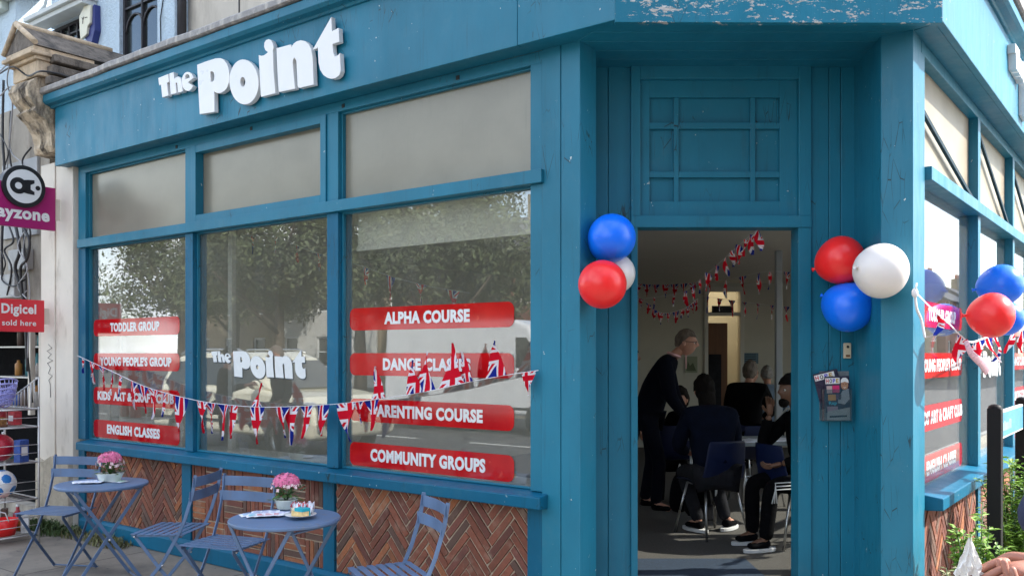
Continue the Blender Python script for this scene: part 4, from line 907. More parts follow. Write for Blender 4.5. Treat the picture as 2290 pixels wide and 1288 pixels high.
cable([(64, 505, .06), (40, 550, .1), (62, 600, .09), (40, 640, .07), (60, 668, .06)], .007, M_cabg, 'grey cable wound round the cable knot')
# ================= ACROSS THE STREET (seen mirrored in the glass) =================
def leafy(name, n, rad, leaf, mat, seed, parent, M, squash=.8, clumps=26, flat=.0):
    rnd = random.Random(seed); m = MB(); cl = []
    for i in range(clumps):
        v = Vector((rnd.gauss(0, 1), rnd.gauss(0, 1), rnd.gauss(0, .8))).normalized()*rnd.uniform(.25, .85)*rad; v.z *= squash; cl.append((v, rnd.uniform(.22, .42)*rad))
    for i in range(n):
        c, r = rnd.choice(cl); v = Vector((rnd.gauss(0, 1), rnd.gauss(0, 1), rnd.gauss(0, 1))).normalized()*r*rnd.uniform(.4, 1)**.6; p = c+v
        nrm = (v.normalized()+Vector((rnd.gauss(0, .6), rnd.gauss(0, .6), rnd.gauss(0, .6)+.3))).normalized(); a = nrm.orthogonal().normalized(); a.rotate(Matrix.Rotation(rnd.uniform(0, 6.28), 3, nrm)); b = nrm.cross(a); l = leaf*rnd.uniform(.6, 1.3)
        m.add([p-a*l, p-b*l*.4+a*l*.1, p+a*l, p+b*l*.4+a*l*.1], [(0, 1, 2, 3)])
    return m.build(name, mat, parent, M)
def make_tree(label, M, h=8.5, rad=3.0, seed=1):
    t = thing('street_tree', label, 'tree', M, 'trees across the street'); m = MB(); rnd = random.Random(seed)
    m.tube([(0, 0, -.12), (.05, 0, 1), (-.05, .05, 2.4), (.1, 0, h*.5)], [.24, .19, .16, .10], 10)
    for k in range(7):
        a = k*.9+rnd.random(); z = 2.0+.35*k; m.tube([(0, 0, z), (cos(a)*rad*.35, sin(a)*rad*.35, z+.9), (cos(a)*rad*.7, sin(a)*rad*.7, z+1.9)], [.08, .05, .02], 6)
    m.build('trunk', M_bark, t); leafy('crown', 15000, rad, .10, M_tree, seed, t, WM[t] @ Matrix.Translation((0, 0, h*.56)), .95, 30); return t
def mirA(px, w): return FA.at(px, -w)[0]
tr0 = make_tree('street tree opposite the middle window', FA.m @ Matrix.Translation((mirA(980, 17), -17, 0)), 9.2, 3.7, 3)
for lab, px, w, s, rz in (('street tree opposite the left window', 620, 17.5, 1.15, 1.3), ('largest street tree, opposite the doorway end', 1010, 21, 1.1, 2.4), ('street tree farthest along the opposite pavement', 400, 20, 1.1, 4.0), ('street tree behind the parked champagne car', 800, 21, 1.25, 5.1), ('street tree between the two houses across the street', 520, 24, 1.2, 2.9)):
    c = copy_tree(tr0, FA.m @ Matrix.Translation((mirA(px, w), -w, 0)) @ Matrix.Rotation(rz, 4, 'Z') @ Matrix.Scale(s, 4)); c['label'] = lab
def house(name, F_, u0, w, wid, dep, h, mat, label, rows=2, cols=3):
    t = thing(name, label, 'house', F_.m @ Matrix.Translation((u0, -w, -.12)) @ Matrix.Rotation(pi, 4, 'Z'), 'terraced houses across the street')
    m = MB(); hs = []
    for r_ in range(rows):
        for c in range(cols): x = -wid/2+wid*(c+.5)/cols; hs.append((x-.55, x+.55, 1.0+r_*2.9, 2.6+r_*2.9))
    holes(m, -wid/2, wid/2, 0, h, hs, 0, .3); m.box(-wid/2, -wid/2+.3, .3, dep, 0, h); m.box(wid/2-.3, wid/2, .3, dep, 0, h); m.box(-wid/2+.3, wid/2-.3, dep-.3, dep, 0, h); m.build('wall', mat, t)
    for x0, x1, z0, z1 in hs:
        m = MB(); m.box(x0, x1, .1, .16, z0, z0+.07); m.box(x0, x1, .1, .16, z1-.07, z1); m.box(x0, x0+.07, .1, .16, z0+.07, z1-.07); m.box(x1-.07, x1, .1, .16, z0+.07, z1-.07); m.box(x0+.07, x1-.07, .1, .16, (z0+z1)/2-.03, (z0+z1)/2+.03); f = m.build('window', M_white, t)
        m = MB(); m.box(x0, x1, .18, .2, z0, z1); m.build('pane', M_carglass, f)
    m = MB(); m.prism([(-.4, h), (dep/2, h+2.4), (dep+.4, h), (dep/2, h+.02)], -wid/2, wid/2, 'x'); r_ = m.build('roof', pm('slate roof', (.09, .085, .09), .7, .2, 3, .3), t)
    m = MB(); m.box(-wid/2+.1, -wid/2+1.3, dep/2-.4, dep/2+.4, h+1, h+3.4)
    m.build('chimney', mat, r_)
    for k in range(4): m = MB(); m.lathe([(0, 3.4+h), (.11, 3.4+h), (.12, 3.8+h), (0, 3.8+h)], 10, c=(-wid/2+.28+k*.28, dep/2, 0)); m.build('chimney_pot', solid('terracotta pot', (.4, .14, .07)), r_)
    return t
M_h1 = pm('london stock brick', (.30, .235, .15), .9, .15, 12, .3, dirt=(.14, .12, .09), ds=1.5); M_h2 = pm('red terrace brick', (.26, .10, .07), .9, .15, 12, .3); M_h3 = pm('white stucco', (.6, .59, .55), .8, .06, 3, .1)
for i, (u, mat, lb) in enumerate(((-36, M_h1, 'stock brick house farthest along the street'), (-28, M_h3, 'white stucco house across the street'), (-20, M_h1, 'stock brick house beside the white stucco one'), (-12, M_h2, 'red brick house across the street'), (-4, M_h1, 'stock brick house facing the shop'))):
    house('terraced_house', FA, u, 27, 7.9, 8, 6.0, mat, lb)
for i, (u, mat, lb, w) in enumerate(((50, M_h2, 'red brick house on the side street', 12), (58.5, M_h1, 'stock brick house on the side street', 12.5), (67, M_h2, 'red brick house in the middle of the side street row', 12), (76, M_h3, 'white stucco house on the side street', 12.5), (85, M_h1, 'stock brick house at the far end of the side street', 12), (97, M_h2, 'last red brick house of the side street', 12.5))):
    house('terraced_house', FB, u, w, 8.2, 8, 5.4, mat, lb)
# vehicles
def car(kind, label, M, mat):
    t = thing('parked_'+kind, label, kind, M, None)
    if kind == 'van':
        Lh, hw = 2.7, 1.0
        body = [(-2.7, .42), (-2.72, .9), (-2.66, 2.3), (-2.5, 2.42), (1.1, 2.42), (1.45, 2.3), (2.1, 1.35), (2.6, 1.15), (2.72, .85), (2.7, .42)]
        m = MB(); m.prism(body, -hw, hw, 'y'); m.build('body', mat, t, None, .09, 4)
        gl = [(1.15, 1.42), (1.15, 2.05), (1.42, 2.05), (1.88, 1.42)]; rows = [(-2.0, 1.0)]
    else:
        hw = .92
        body = [(-2.25, .38), (-2.32, .75), (-2.25, 1.12), (-1.9, 1.16), (.9, 1.14), (1.9, 1.02), (2.22, .85), (2.3, .6), (2.2, .34)]
        m = MB(); m.prism(body, -hw, hw, 'y'); m.build('body', mat, t, None, .09, 4)
        top = [(-2.1, 1.10), (-1.85, 1.62), (-1.4, 1.74), (.1, 1.74), (.45, 1.64), (1.25, 1.10)]; m = MB(); n = len(top)
        vs = [Vector((x, s*(hw-.03-(z-1.1)*.32), z)) for s in (-1, 1) for x, z in top]; m.add(vs, [list(range(n)), list(range(n, 2*n))[::-1]]+[(i, (i+1) % n, n+(i+1) % n, n+i) for i in range(n)]); m.build('cabin', mat, t, None, .06, 3)
        for s in (-1, 1): m = MB(); m.tube([(-1.7, s*.66, 1.70), (-1.5, s*.66, 1.79), (0, s*.66, 1.79), (.2, s*.66, 1.72)], .02, 6); m.build('roof_rail', M_steel, t)
        gl = None
    def sidewin(pts):
        for s in (-1, 1):
            m = MB(); 
            vs = [Vector((x, s*(hw+.004-(max(0, z-1.1)*.32+.03 if kind != 'van' else 0)), z)) for x, z in pts]+[Vector((x, s*(hw-.02-(max(0, z-1.1)*.32+.03 if kind != 'van' else 0)), z)) for x, z in pts]
            n = len(pts); m.add(vs, [list(range(n)), list(range(n, 2*n))[::-1]]+[(i, (i+1) % n, n+(i+1) % n, n+i) for i in range(n)]); m.build('side_window', M_carglass, t)
    if kind == 'van': sidewin(gl)
    else:
        sidewin([(-1.9, 1.17), (-1.72, 1.55), (-1.2, 1.62), (-1.05, 1.62), (-1.05, 1.17)]); sidewin([(-.98, 1.17), (-.98, 1.64), (-.1, 1.65), (-.1, 1.17)]); sidewin([(-.03, 1.17), (-.03, 1.64), (.3, 1.60), (.98, 1.17)])
    m = MB(); fx = (1.5, 2.22, 2.08, 1.4) if kind == 'van' else (.48, 1.6, 1.2, 1.14)
    a = Vector((fx[0], 0, fx[1])); b = Vector((fx[2], 0, fx[3])); m.add([Vector((a.x+.03, -hw*.75, a.z)), Vector((a.x+.03, hw*.75, a.z)), Vector((b.x+.05, hw*.82, b.z)), Vector((b.x+.05, -hw*.82, b.z)), Vector((a.x, -hw*.75, a.z)), Vector((a.x, hw*.75, a.z)), Vector((b.x, hw*.82, b.z)), Vector((b.x, -hw*.82, b.z))], [(0, 1, 2, 3), (7, 6, 5, 4), (0, 4, 5, 1), (2, 6, 7, 3), (1, 5, 6, 2), (0, 3, 7, 4)]); m.build('windscreen', M_carglass, t)
    fx = 2.68 if kind == 'van' else 2.12
    for s in (-1, 1):
        m = MB(); m.box(fx-.2, fx+.06, s*hw*.98-.14, s*hw*.98+.02 if s > 0 else s*hw*.98+.14, .78, .95); m.build('headlight', pm('lamp lens', (.5, .52, .55), .1, .2), t, None, .04, 3)
        m = MB(); m.ball((.95 if kind != 'van' else 1.9, s*(hw+.1), 1.2 if kind != 'van' else 1.5), .1, 12, sc_=(.6, 1, .8)); m.build('wing_mirror', mat, t)
    m = MB(); m.box(fx-.1, fx+.12, -hw*.7, hw*.7, .5, .72); m.build('grille', M_blk, t, None, .03)
    rad = .36
    for x in ((-1.75, 1.75) if kind == 'van' else (-1.38, 1.42)):
        for s in (-1, 1):
            m = MB(); MM = Matrix.Translation((x, s*(hw-.08), rad-.0)) @ Matrix.Rotation(R(90), 4, 'X'); m.lathe([(.2, -.11), (.3, -.12), (rad, -.08), (rad, .08), (.3, .12), (.2, .11)], 28, M=MM); w_o = m.build('wheel', M_blk, t)
            m = MB(); m.lathe([(0, -.1), (.06, -.11), (.2, -.08), (.22, -.11), (.22, .11), (.2, .08), (.06, .11), (0, .1)], 20, M=MM); m.build('rim', M_steel, w_o)
    m = MB(); m.box(-2.2, 2.0, hw+.002-.01, hw+.012, .55, .60); m.box(-2.2, 2.0, -hw-.012, -hw+.008, .55, .60); m.build('side_trim', M_blk, t); return t
MV = pm('white van paint', (.72, .73, .74), .3, .03, 2, .02, coat=.5); MC = pm('champagne car paint', (.80, .76, .60), .28, .04, 2, .02, coat=.6)
car('car', 'champagne coloured estate car parked across from the middle window', FA.m @ Matrix.Translation((mirA(590, 5.9), -5.9, -.12)), MC)
car('van', 'white panel van parked on the far side of the street', FA.m @ Matrix.Translation((mirA(1075, 11.6)+.5, -11.6, -.12)), MV)
# unseen houses added behind the viewpoint to cut sky light on the doorway
FO = Frame(4, -8.5, 0)
house('terraced_house', FO, -1, 0, 8.5, 9, 11.5, M_h2, 'unseen tall red brick house added opposite the doorway to block sky light', 3, 3)['group'] = 'unseen houses added to shade the doorway'
house('terraced_house', FO, 8, -1, 8.5, 9, 11.0, M_h1, 'unseen tall stock brick house added opposite the doorway to block sky light', 3, 3)['group'] = 'unseen houses added to shade the doorway'

# ================= BISTRO SETS =================
def make_chair():
    t = thing('bistro_chair', '', 'chair'); m_ = M_bistro; hw = .19
    for s in (-1, 1):
        x = s*hw; m = MB()      # back upright: backrest top -> seat rear -> front foot
        pts = [(x, .235, .84), (x, .215, .72), (x, .165, .56), (x, .125, .47), (x, .02, .29), (x, -.21, .012)]
        for a, b in zip(pts, pts[1:]): m.bar(a, b, .022, .007, (0, 1, .2))
        m.tube([(x-.008*s, .055-.035, .29), (x+.008*s, .055-.035, .29)], .008, 8, cap=True); m.build('back_upright', m_, t, None, .0012)
        xx = s*(hw-.016); m = MB(); pts = [(xx, -.17, .445), (xx, -.02, .26), (xx, .20, .012)]
        for a, b in zip(pts, pts[1:]): m.bar(a, b, .022, .006, (0, 1, .2))
        m.build('leg', m_, t, None, .0012)
        m = MB(); m.bar((s*(hw-.008), -.19, .452), (s*(hw-.008), .15, .462), .018, .006, (0, 0, 1)); m.build('seat_rail', m_, t, None, .001)
        for p in ((s*(hw+.005), .02, .27), (s*(hw+.004), -.165, .447)): m = MB(); m.ball(p, .007, 10); m.build('rivet', M_steel, t)
    for y, z in ((-.205, .018), (.195, .018)): m = MB(); m.tube([(-hw, y, z), (hw, y, z)], .006, 8); m.build('foot_bar', m_, t)
    for k in range(7):
        y = -.19+k*.052; m = MB(); n = 10
        for i in range(n):
            x0, x1 = -.2+.4*i/n, -.2+.4*(i+1)/n; 
            m.box(x0, x1, y, y+.034, .462-.004*(1-(2*(i+.5)/n-1)**2), .4655-.004*(1-(2*(i+.5)/n-1)**2)) if False else None
        m.box(-.205, .205, y, y+.035, .463, .4665); m.build('seat_slat', m_, t, None, .0012)
    for z0, y in ((.765, .232), (.675, .208)):
        m = MB(); n = 10; ins = []; 
        P0 = [(-.205+.41*i/n, y+.022*(1-(2*i/n-1)**2)-.008) for i in range(n+1)]
        poly = P0+[(a, b+.0035) for a, b in P0[::-1]]; m.prism(poly, z0, z0+.062, 'z'); m.build('back_slat', m_, t, None, .0012)
    return t
def make_table():
    t = thing('bistro_table', '', 'table'); m_ = M_bistro; m = MB()
    m.lathe([(0, .688), (.293, .688), (.297, .684), (.30, .688), (.3005, .700), (.297, .7045), (.290, .7045), (0, .703)], 64); m.build('tabletop', m_, t)
    for s in (-1, 1):
        for q_ in (-1, 1):
            y = q_*(.20 if s > 0 else .182); m = MB(); m.bar((-s*.215, y, .685), (s*.235, y, .012), .022, .007, (1, 0, .2)); m.build('leg', m_, t, None, .0012)
        yy = .20 if s > 0 else .182
        for x, z in ((s*.232, .018), (-s*.20, .66)): m = MB(); m.tube([(x, -yy, z), (x, yy, z)], .006, 8); m.build('cross_bar', m_, t)
    for q_ in (-1, 1): m = MB(); m.ball((0, q_*.207, .345), .008, 10); m.build('rivet', M_steel, t)
    return t
GZ = -.004
c1 = make_chair()
def facing(x, y, dx, dy): return TR(x, y, GZ, math.atan2(dy, dx)+pi/2)     # chair faces local -y
place(c1, facing(-3.31, 6.46, -.18, -1)); c1['label'] = 'slate blue folding chair against the cream pilaster, its back to the wall'
ch = [(c1, None)]
for (x, y, dx, dy, lab) in ((-2.20, 5.78, -1, .10, 'slate blue folding chair seen side on between the two tables'), (-1.73, 5.38, -.35, -1, 'slate blue folding chair with its back to the basketweave bricks'), (-.62, 4.62, -.92, -.42, 'slate blue folding chair nearest the door, in front of the herringbone bricks')):
    c = copy_tree(c1, facing(x, y, dx, dy)); c['label'] = lab; ch.append(c)
for x in COL.objects:
    if x.name.startswith('bistro_chair'): x['group'] = 'bistro chairs on the pavement'
T1, T2 = TR(-2.845, 6.16, GZ, R(38)), TR(-1.246, 4.87, GZ, R(-30))
tb = make_table(); place(tb, T1); tb['label'] = 'round slate blue folding table nearer the cream pilaster'; tb['group'] = 'bistro tables on the pavement'
tb2 = copy_tree(tb, T2); tb2['label'] = 'round slate blue folding table with a slice of cake on it'
# potted flowers
def flower_pot(label, x, y, z, seed, big=1.0, cream=0.0, oval=True):
    t = thing('potted_plant', label, 'plant', TR(x, y, z, .4), 'potted pink flowers'); rnd = random.Random(seed); m = MB(); sx = 1.35 if oval else 1.0
    Mx = WM[t] @ Matrix.Diagonal((sx, 1, 1, 1)); m.lathe([(0, 0), (.045, 0), (.052, .008), (.066, .052), (.070, .055), (.068, .058), (.062, .054), (.05, .02), (0, .02)], 36); m.build('pot', M_pot, t, Mx)
    m = MB(); m.lathe([(0, .044), (.058, .044)], 20); m.build('soil', M_blk, t, Mx)
    m = MB()
    for i in range(60):
        a = rnd.uniform(0, 6.28); r = rnd.uniform(.01, .08); z_ = rnd.uniform(.05, .13); l = rnd.uniform(.022, .038); d = Vector((cos(a), sin(a), rnd.uniform(-.5, .5))).normalized(); p = Vector((cos(a)*r, sin(a)*r, z_)); sd = d.cross(Vector((0, 0, 1))).normalized(); up = sd.cross(d)
        ring_ = [p, p+d*l*.4+sd*l*.42, p+d*l*.9+sd*l*.36, p+d*l*1.25, p+d*l*.9-sd*l*.36, p+d*l*.4-sd*l*.42]; mid = p+d*l*.6-up*l*.14
        m.add(ring_+[mid], [(k, (k+1) % 6, 6) for k in range(6)], smooth=True)
    m.build('foliage', M_leaf, t)
    m = MB()
    for i in range(14): a = rnd.uniform(0, 6.28); m.tube([(0, 0, .04), (cos(a)*.03, sin(a)*.03, .10), (cos(a)*.05, sin(a)*.05, .15)], .0025, 5)
    m.build('stem', M_leaf, t)
    m = MB()
    for mi_, n, zc, rr in ((0, 260, .172, .075*big), (1, 44, .14, .092*big)):
        for i in range(n):
            v = Vector((rnd.gauss(0, 1), rnd.gauss(0, 1), abs(rnd.gauss(0, 1))*.9+(-.2))).normalized(); p = Vector((v.x*rr, v.y*rr, zc-.02+v.z*rr*.72))*1.0; nrm = (v+Vector((rnd.gauss(0, .25), rnd.gauss(0, .25), rnd.gauss(0, .25)))).normalized(); a = nrm.orthogonal().normalized(); b = nrm.cross(a); l = rnd.uniform(.007, .0105)
            for k in range(4):
                d = a*cos(k*pi/2)+b*sin(k*pi/2); e = nrm.cross(d); m.add([p, p+d*l*.7+e*l*.5+nrm*.002, p+d*l*1.25+nrm*.001, p+d*l*.7-e*l*.5+nrm*.002], [(0, 1, 2, 3)], mi_)
    m.build('blossom', [M_pink, M_petal], t)
    return t
TZ = GZ+.7045
def on_table(px, py): t = (EYE-TZ)*F/(py-HZ); return wp(px, py, t)
p = on_table(246, 1076); flower_pot('pink flowers in an oval white pot on the table nearer the pilaster', p.x, p.y, TZ+.002, 4)
p = on_table(640, 1138); flower_pot('pink flowers in a round white pot behind the slice of cake', p.x, p.y, TZ+.002, 9, .95, 0, False)
# leaflets
random.seed(8)
def leaflet(x, y, rz, w, h, label, n=3, z=TZ, tint=(.62, .68, .85)):
    t = thing('leaflet', label, 'leaflet', TR(x, y, z, rz), 'leaflets lying on the round tables'); m = MB(); nx = 6
    for i in range(nx):
        x0, x1 = -w/2+w*i/nx, -w/2+w*(i+1)/nx; z0 = .0015+.004*abs(sin(i*1.3)); z1 = .0015+.004*abs(sin((i+1)*1.3))
        m.add([(x0, -h/2, z0), (x1, -h/2, z1), (x1, h/2, z1), (x0, h/2, z0), (x0, -h/2, z0-.0008), (x1, -h/2, z1-.0008), (x1, h/2, z1-.0008), (x0, h/2, z0-.0008)], [(0, 1, 2, 3), (7, 6, 5, 4), (0, 4, 5, 1), (2, 6, 7, 3), (1, 5, 6, 2), (0, 3, 7, 4)])
    m.build('sheet', M_paper, t)
    m = MB()
    for k in range(n):
        yy = h/2-.02-k*(h-.03)/n; 
        for j in range(3): xx = -w/2+.012+j*(w-.02)/3; m.box(xx, xx+(w-.03)/3*random.uniform(.5, .95), yy-.008, yy, .0068, .0071)
    m.build('printed_block', pm('leaflet print', tint, .8, .3, 40), t)
p = on_table(215, 1076)
leaflet(p.x-.06, p.y-.04, .5, .16, .11, 'pale leaflet at the near edge of the pilaster table', z=TZ); leaflet(p.x+.01, p.y-.09, .2, .15, .10, 'lilac leaflet overlapping another in front of the oval pot', z=TZ+.007, tint=(.4, .5, .8)); leaflet(p.x+.17, p.y-.02, -.3, .12, .09, 'green tinted leaflet under the oval pot', z=TZ, tint=(.3, .6, .35))
p = on_table(590, 1150)
for k, (dx, dy, rz, lab, ti) in enumerate(((-.05, -.01, .5, 'white leaflet at the left edge of the cake table', (.3, .5, .7)), (-.005, .05, .2, 'white leaflet in front of the round flower pot', (.35, .4, .6)), (.0, -.06, .35, 'leaflet with teal print below the fan of leaflets', (.1, .5, .6)), (.06, .0, -.1, 'leaflet tucked beside the cake plate', (.5, .5, .7)), (.05, -.07, .25, 'leaflet with red print nearest the cake plate', (.7, .2, .2)))):
    leaflet(p.x+dx, p.y+dy, rz, .155, .085, lab, 3, TZ+k*.0022, ti)
# plate with napkin and cake
p = on_table(672, 1158); pl = thing('plate', 'white paper plate at the right of the cake table', 'plate', TR(p.x, p.y, TZ+.012, .3))
m = MB(); m.lathe([(0, .001), (.06, .001), (.085, .010), (.087, .011), (.06, .004), (0, .004)], 40); m.build('dish', M_white, pl)
nk = thing('napkin', 'crumpled red and white patterned napkin on the paper plate', 'napkin', TR(p.x+.0, p.y+.045, TZ+.02, .2)); rnd = random.Random(3); m = MB(); N = 12
for i in range(N+1):
    for j in range(N+1): m.v.append(((i/N-.5)*.13, (j/N-.5)*.07+.02*sin(i*1.1), .03+.022*sin(i*1.7+j)+.012*cos(j*2.1+i)+rnd.uniform(0, .004)))
for i in range(N):
    for j in range(N): a = i*(N+1)+j; m.f.append([a, a+1, a+N+2, a+N+1]); m.mi.append(1 if (i*3+j*5) % 4 == 0 else 0); m.sm.append(True)
m.build('napkin_sheet', [M_paper, solid('napkin red', (.7, .08, .10))], nk)
nl = MB(); nl.box(-.05, .05, -.001, .001, 0, .002); nl.build('napkin_fold', M_paper, nk)
ck_ = thing('cake_slice', 'slice of cake iced turquoise and cream on the paper plate', 'cake', TR(p.x+.005, p.y-.02, TZ+.0165, 2.6))
m = MB(); m.prism([(-.045, -.02), (.045, -.004), (.04, .03), (-.04, .028)], 0, .03); m.build('sponge', pm('yellow sponge', (.75, .55, .25), .9, .2, 60, .5), ck_, None, .003)
m = MB(); m.prism([(-.048, -.023), (.02, -.012), (.015, .031), (-.043, .031)], .028, .046); m.prism([(-.048, -.026), (.022, -.013), (.022, -.0115), (-.048, -.0225)], .002, .04); m.build('icing', pm('turquoise icing', (.01, .42, .50), .4, .1), ck_, None, .004)
m = MB(); m.prism([(.018, -.011), (.044, -.003), (.039, .031), (.014, .03)], .030, .043); m.build('cream_icing', pm('cream icing', (.8, .7, .5), .5, .1), ck_, None, .004)

# ================= BALLOONS =================
def balloon(label, px, py, w_or_Y, r, mat, grp, F_=None, tilt=(0, 0), ry=1.0):
    if F_: u, t = F_.at(px, w_or_Y); c = Vector(wp(px, py, t))
    else: c = wp(px, py, w_or_Y)
    M = Matrix.Translation(c) @ Matrix.Rotation(tilt[1], 4, 'Z') @ Matrix.Rotation(tilt[0], 4, 'X'); t = thing('balloon', label, 'balloon', M, grp)
    prof = []; n = 28
    for i in range(n+1):
        a = pi*i/n; z = cos(a); rr = sin(a); 
        if z < 0: z *= 1.0+.17*(-z)**1.6; rr *= 1-.02*(-z)
        prof.append((max(rr, .02 if i == n else 0)*r, z*r*ry))
    m = MB(); m.lathe(prof, 48); m.build('balloon_skin', mat, t)
    zb = prof[-1][1]; m = MB(); m.lathe([(.004, zb+.004), (.009, zb-.004), (.007, zb-.010), (.014, zb-.020), (.010, zb-.019), (0, zb-.008)], 14); m.build('knot', mat, t); return t
G1 = 'balloon cluster at the left of the door'; G2 = 'balloon cluster at the right of the door'; G3 = 'balloon cluster on the right windows'
balloon('white balloon half hidden behind the blue and red ones left of the door', 1376, 612, 4.98, .112, M_balw, G1, None, (R(80), .4))
balloon('blue balloon on top of the cluster left of the door', 1368, 532, 4.84, .131, M_balb, G1, None, (R(60), .5))
balloon('red balloon at the bottom of the cluster left of the door', 1347, 636, 4.72, .129, M_balr, G1, None, (R(100), .2))
balloon('red balloon at the upper left of the cluster by the doorbell', 1882, 582, 5.0, .137, M_balr, G2, None, (R(75), .9), .94)
balloon('blue balloon at the bottom of the cluster above the doorbell', 1898, 687, 4.98, .140, M_balb, G2, None, (R(115), .8), .96)
balloon('white balloon in front of the cluster by the doorbell', 1971, 606, 4.58, .142, M_balw, G2, None, (R(95), 1.9), .9)
balloon('blue balloon on top of the cluster on the right windows', 2240, 637, .18, .132, M_balb, G3, FB, (R(80), 1.2))
balloon('blue balloon lowest in the cluster on the right windows', 2250, 712, .14, .118, M_balb, G3, FB, (R(100), 1.2))
balloon('red balloon in front of the cluster on the right windows', 2219, 705, .30, .122, M_balr, G3, FB, (R(90), 1.3), .9)

# ================= BUNTING =================
def flag(parent, p, d, w, h, twist, flip, seed, M, uvk, curl=.3):
    """triangle of cloth: top edge centred at p along d, hanging down"""
    rnd = random.Random(seed); m = MB(); n = 9; side = d.cross(Vector((0, 0, 1))).normalized(); idx = {}
    mirror, off, sc_ = uvk
    for j in range(n+1):
        v = j/n; ww = w*(1-v); 
        for i in range(5):
            s = i/4-.5; a = twist*v*1.2+twist*.4; x = s*ww
            dirx = d*cos(a)+side*sin(a); down = Vector((0, 0, -1 if not flip else 1)); bend = side*(curl*h*(v**1.5)*sin(seed+v*2))+d*(curl*.3*h*v*cos(seed*1.7)); rip = side*(.010*sin(v*5+s*4+seed))
            q_ = p+dirx*x+down*(h*v)+bend+rip; m.v.append(tuple(q_)); m.uv[len(m.v)-1] = ((s*(1-v)*.92*mirror)+off[0], (.40-v*.90)*sc_+off[1])
    for j in range(n):
        for i in range(4): a = j*5+i; m.f.append([a, a+1, a+6, a+5]); m.mi.append(0); m.sm.append(True)
    return m.build('flag', M_flag, parent, M)
def bunting(label, pts, flags, r=.004, size=(.15, .21), tape=M_rope, name='bunting'):
    base = pts[0]; M = Matrix.Translation(base); t = thing(name, label, 'bunting', M); m = MB(); L_p = [p-base for p in pts]
    m.tube(L_p, r, 6, flat=.5); m.build('tape', tape, t)
    cum = [0]; 
    for a, b in zip(L_p, L_p[1:]): cum.append(cum[-1]+(b-a).length)
    for k, (s, tw, fl, sz, curl) in enumerate(flags):
        dist = s*cum[-1]; i = max(i for i in range(len(cum)-1) if cum[i] <= dist+1e-6); f = (dist-cum[i])/(cum[i+1]-cum[i]); p = L_p[i].lerp(L_p[i+1], f); d = (L_p[i+1]-L_p[i]).normalized()
        flag(t, p, d, size[0]*sz, size[1]*sz, tw, fl, k*1.37+len(pts), M, ((-1 if k % 3 == 0 else 1), ((k*.37) % .5-.25, (k*.53) % .4-.2), 1), curl)
    return t
def resample(P, n=8):
    out = []
    for i in range(len(P)-1):
        p0, p1, p2, p3 = P[max(i-1, 0)], P[i], P[i+1], P[min(i+2, len(P)-1)]
        for k in range(n): t = k/n; out.append(.5*((2*p1)+(p2-p0)*t+(2*p0-5*p1+4*p2-p3)*t*t+(3*p1-p0-3*p2+p3)*t**3))
    out.append(P[-1]); return out
def apt(px, py, w): u, z = FA.uz(px, py, w); return FA.P(u, -w, z)
path = [apt(x, y, w) for x, y, w in ((173, 795, .03), (250, 830, .10), (330, 866, .12), (430, 893, .12), (510, 905, .12), (600, 910, .12), (740, 904, .12), (860, 890, .12), (960, 874, .12), (1040, 856, .10), (1130, 839, .08), (1204, 828, .04))]
Pa = resample(path); cums = [0]
for a, b in zip(Pa, Pa[1:]): cums.append(cums[-1]+(b-a).length)
def s_at(px):
    best = min(range(len(Pa)), key=lambda i: abs(1145+F*Pa[i].x/Pa[i].y-px)); return min(.995, cums[best]/cums[-1])
fl = [(188, 1.2, 0, .55, .2), (208, 1.0, 0, .8, .25), (232, .8, 0, .85, .3), (248, 1.2, 0, .8, .35), (272, .9, 0, .75, .2), (300, 1.1, 0, .95, .3), (323, .7, 0, .95, .3), (347, .5, 0, 1, .4), (372, .9, 0, .8, .2), (404, .15, 0, 1.12, .3),
      (451, 1.1, 0, 1.0, .15), (468, 1.0, 0, .95, .15), (503, 1.0, 0, 1.1, .1), (522, .7, 0, 1.0, .2), (569, .6, 0, 1.1, .15), (628, .8, 0, .9, .3), (654, .25, 0, 1.1, .1), (690, .5, 0, .9, .35), (716, .6, 0, .85, .3), (770, .5, 0, 1.05, .4), (800, .9, 0, .6, .5), (838, .4, 0, .8, .3),
      (848, .5, 1, .85, .3), (924, .5, 1, .85, .25), (950, .6, 1, 1.0, .2), (1015, .5, 1, 1.05, .3), (1040, .7, 1, .75, .4), (1112, .3, 1, .85, .35), (1186, 1.0, 0, .55, .3), (575, 1.0, 1, .7, .5)]
bunting('long string of Union flag bunting sagging across the left windows', Pa, [(s_at(px), tw*.45, f_, sz, cu*.5) for px, tw, f_, sz, cu in fl], .0045, (.185, .24))
# right facade bunting: tangled and blown
def bpt(px, py, w): u, z = FB.uz(px, py, w); return FB.P(u, -w, z)
Pb = resample([bpt(2046, 652, .02), bpt(2078, 685, .10), bpt(2120, 722, .14), bpt(2150, 752, .16), bpt(2172, 765, .18), bpt(2200, 757, .14), bpt(2240, 745, .12), bpt(2300, 735, .12), bpt(2360, 715, .12)])
bunting('tangled white ribbon and Union flag bunting on the right windows', Pb, [(.05, 1.1, 0, .5, .3), (.12, 1.0, 0, .7, .4), (.22, .8, 0, .7, .4), (.3, .4, 0, .8, .5), (.36, .3, 0, .9, .5), (.50, .6, 0, .8, .3), (.6, .4, 0, .9, .3), (.7, .4, 0, .9, .3), (.82, .5, 0, 1, .3), (.93, .4, 0, 1, .3)], .006, (.15, .2))
P0 = bpt(2046, 655, .03); t = thing('ribbon', 'loose white ribbon hanging from the corner post by the right windows', 'ribbon', Matrix.Translation(P0))
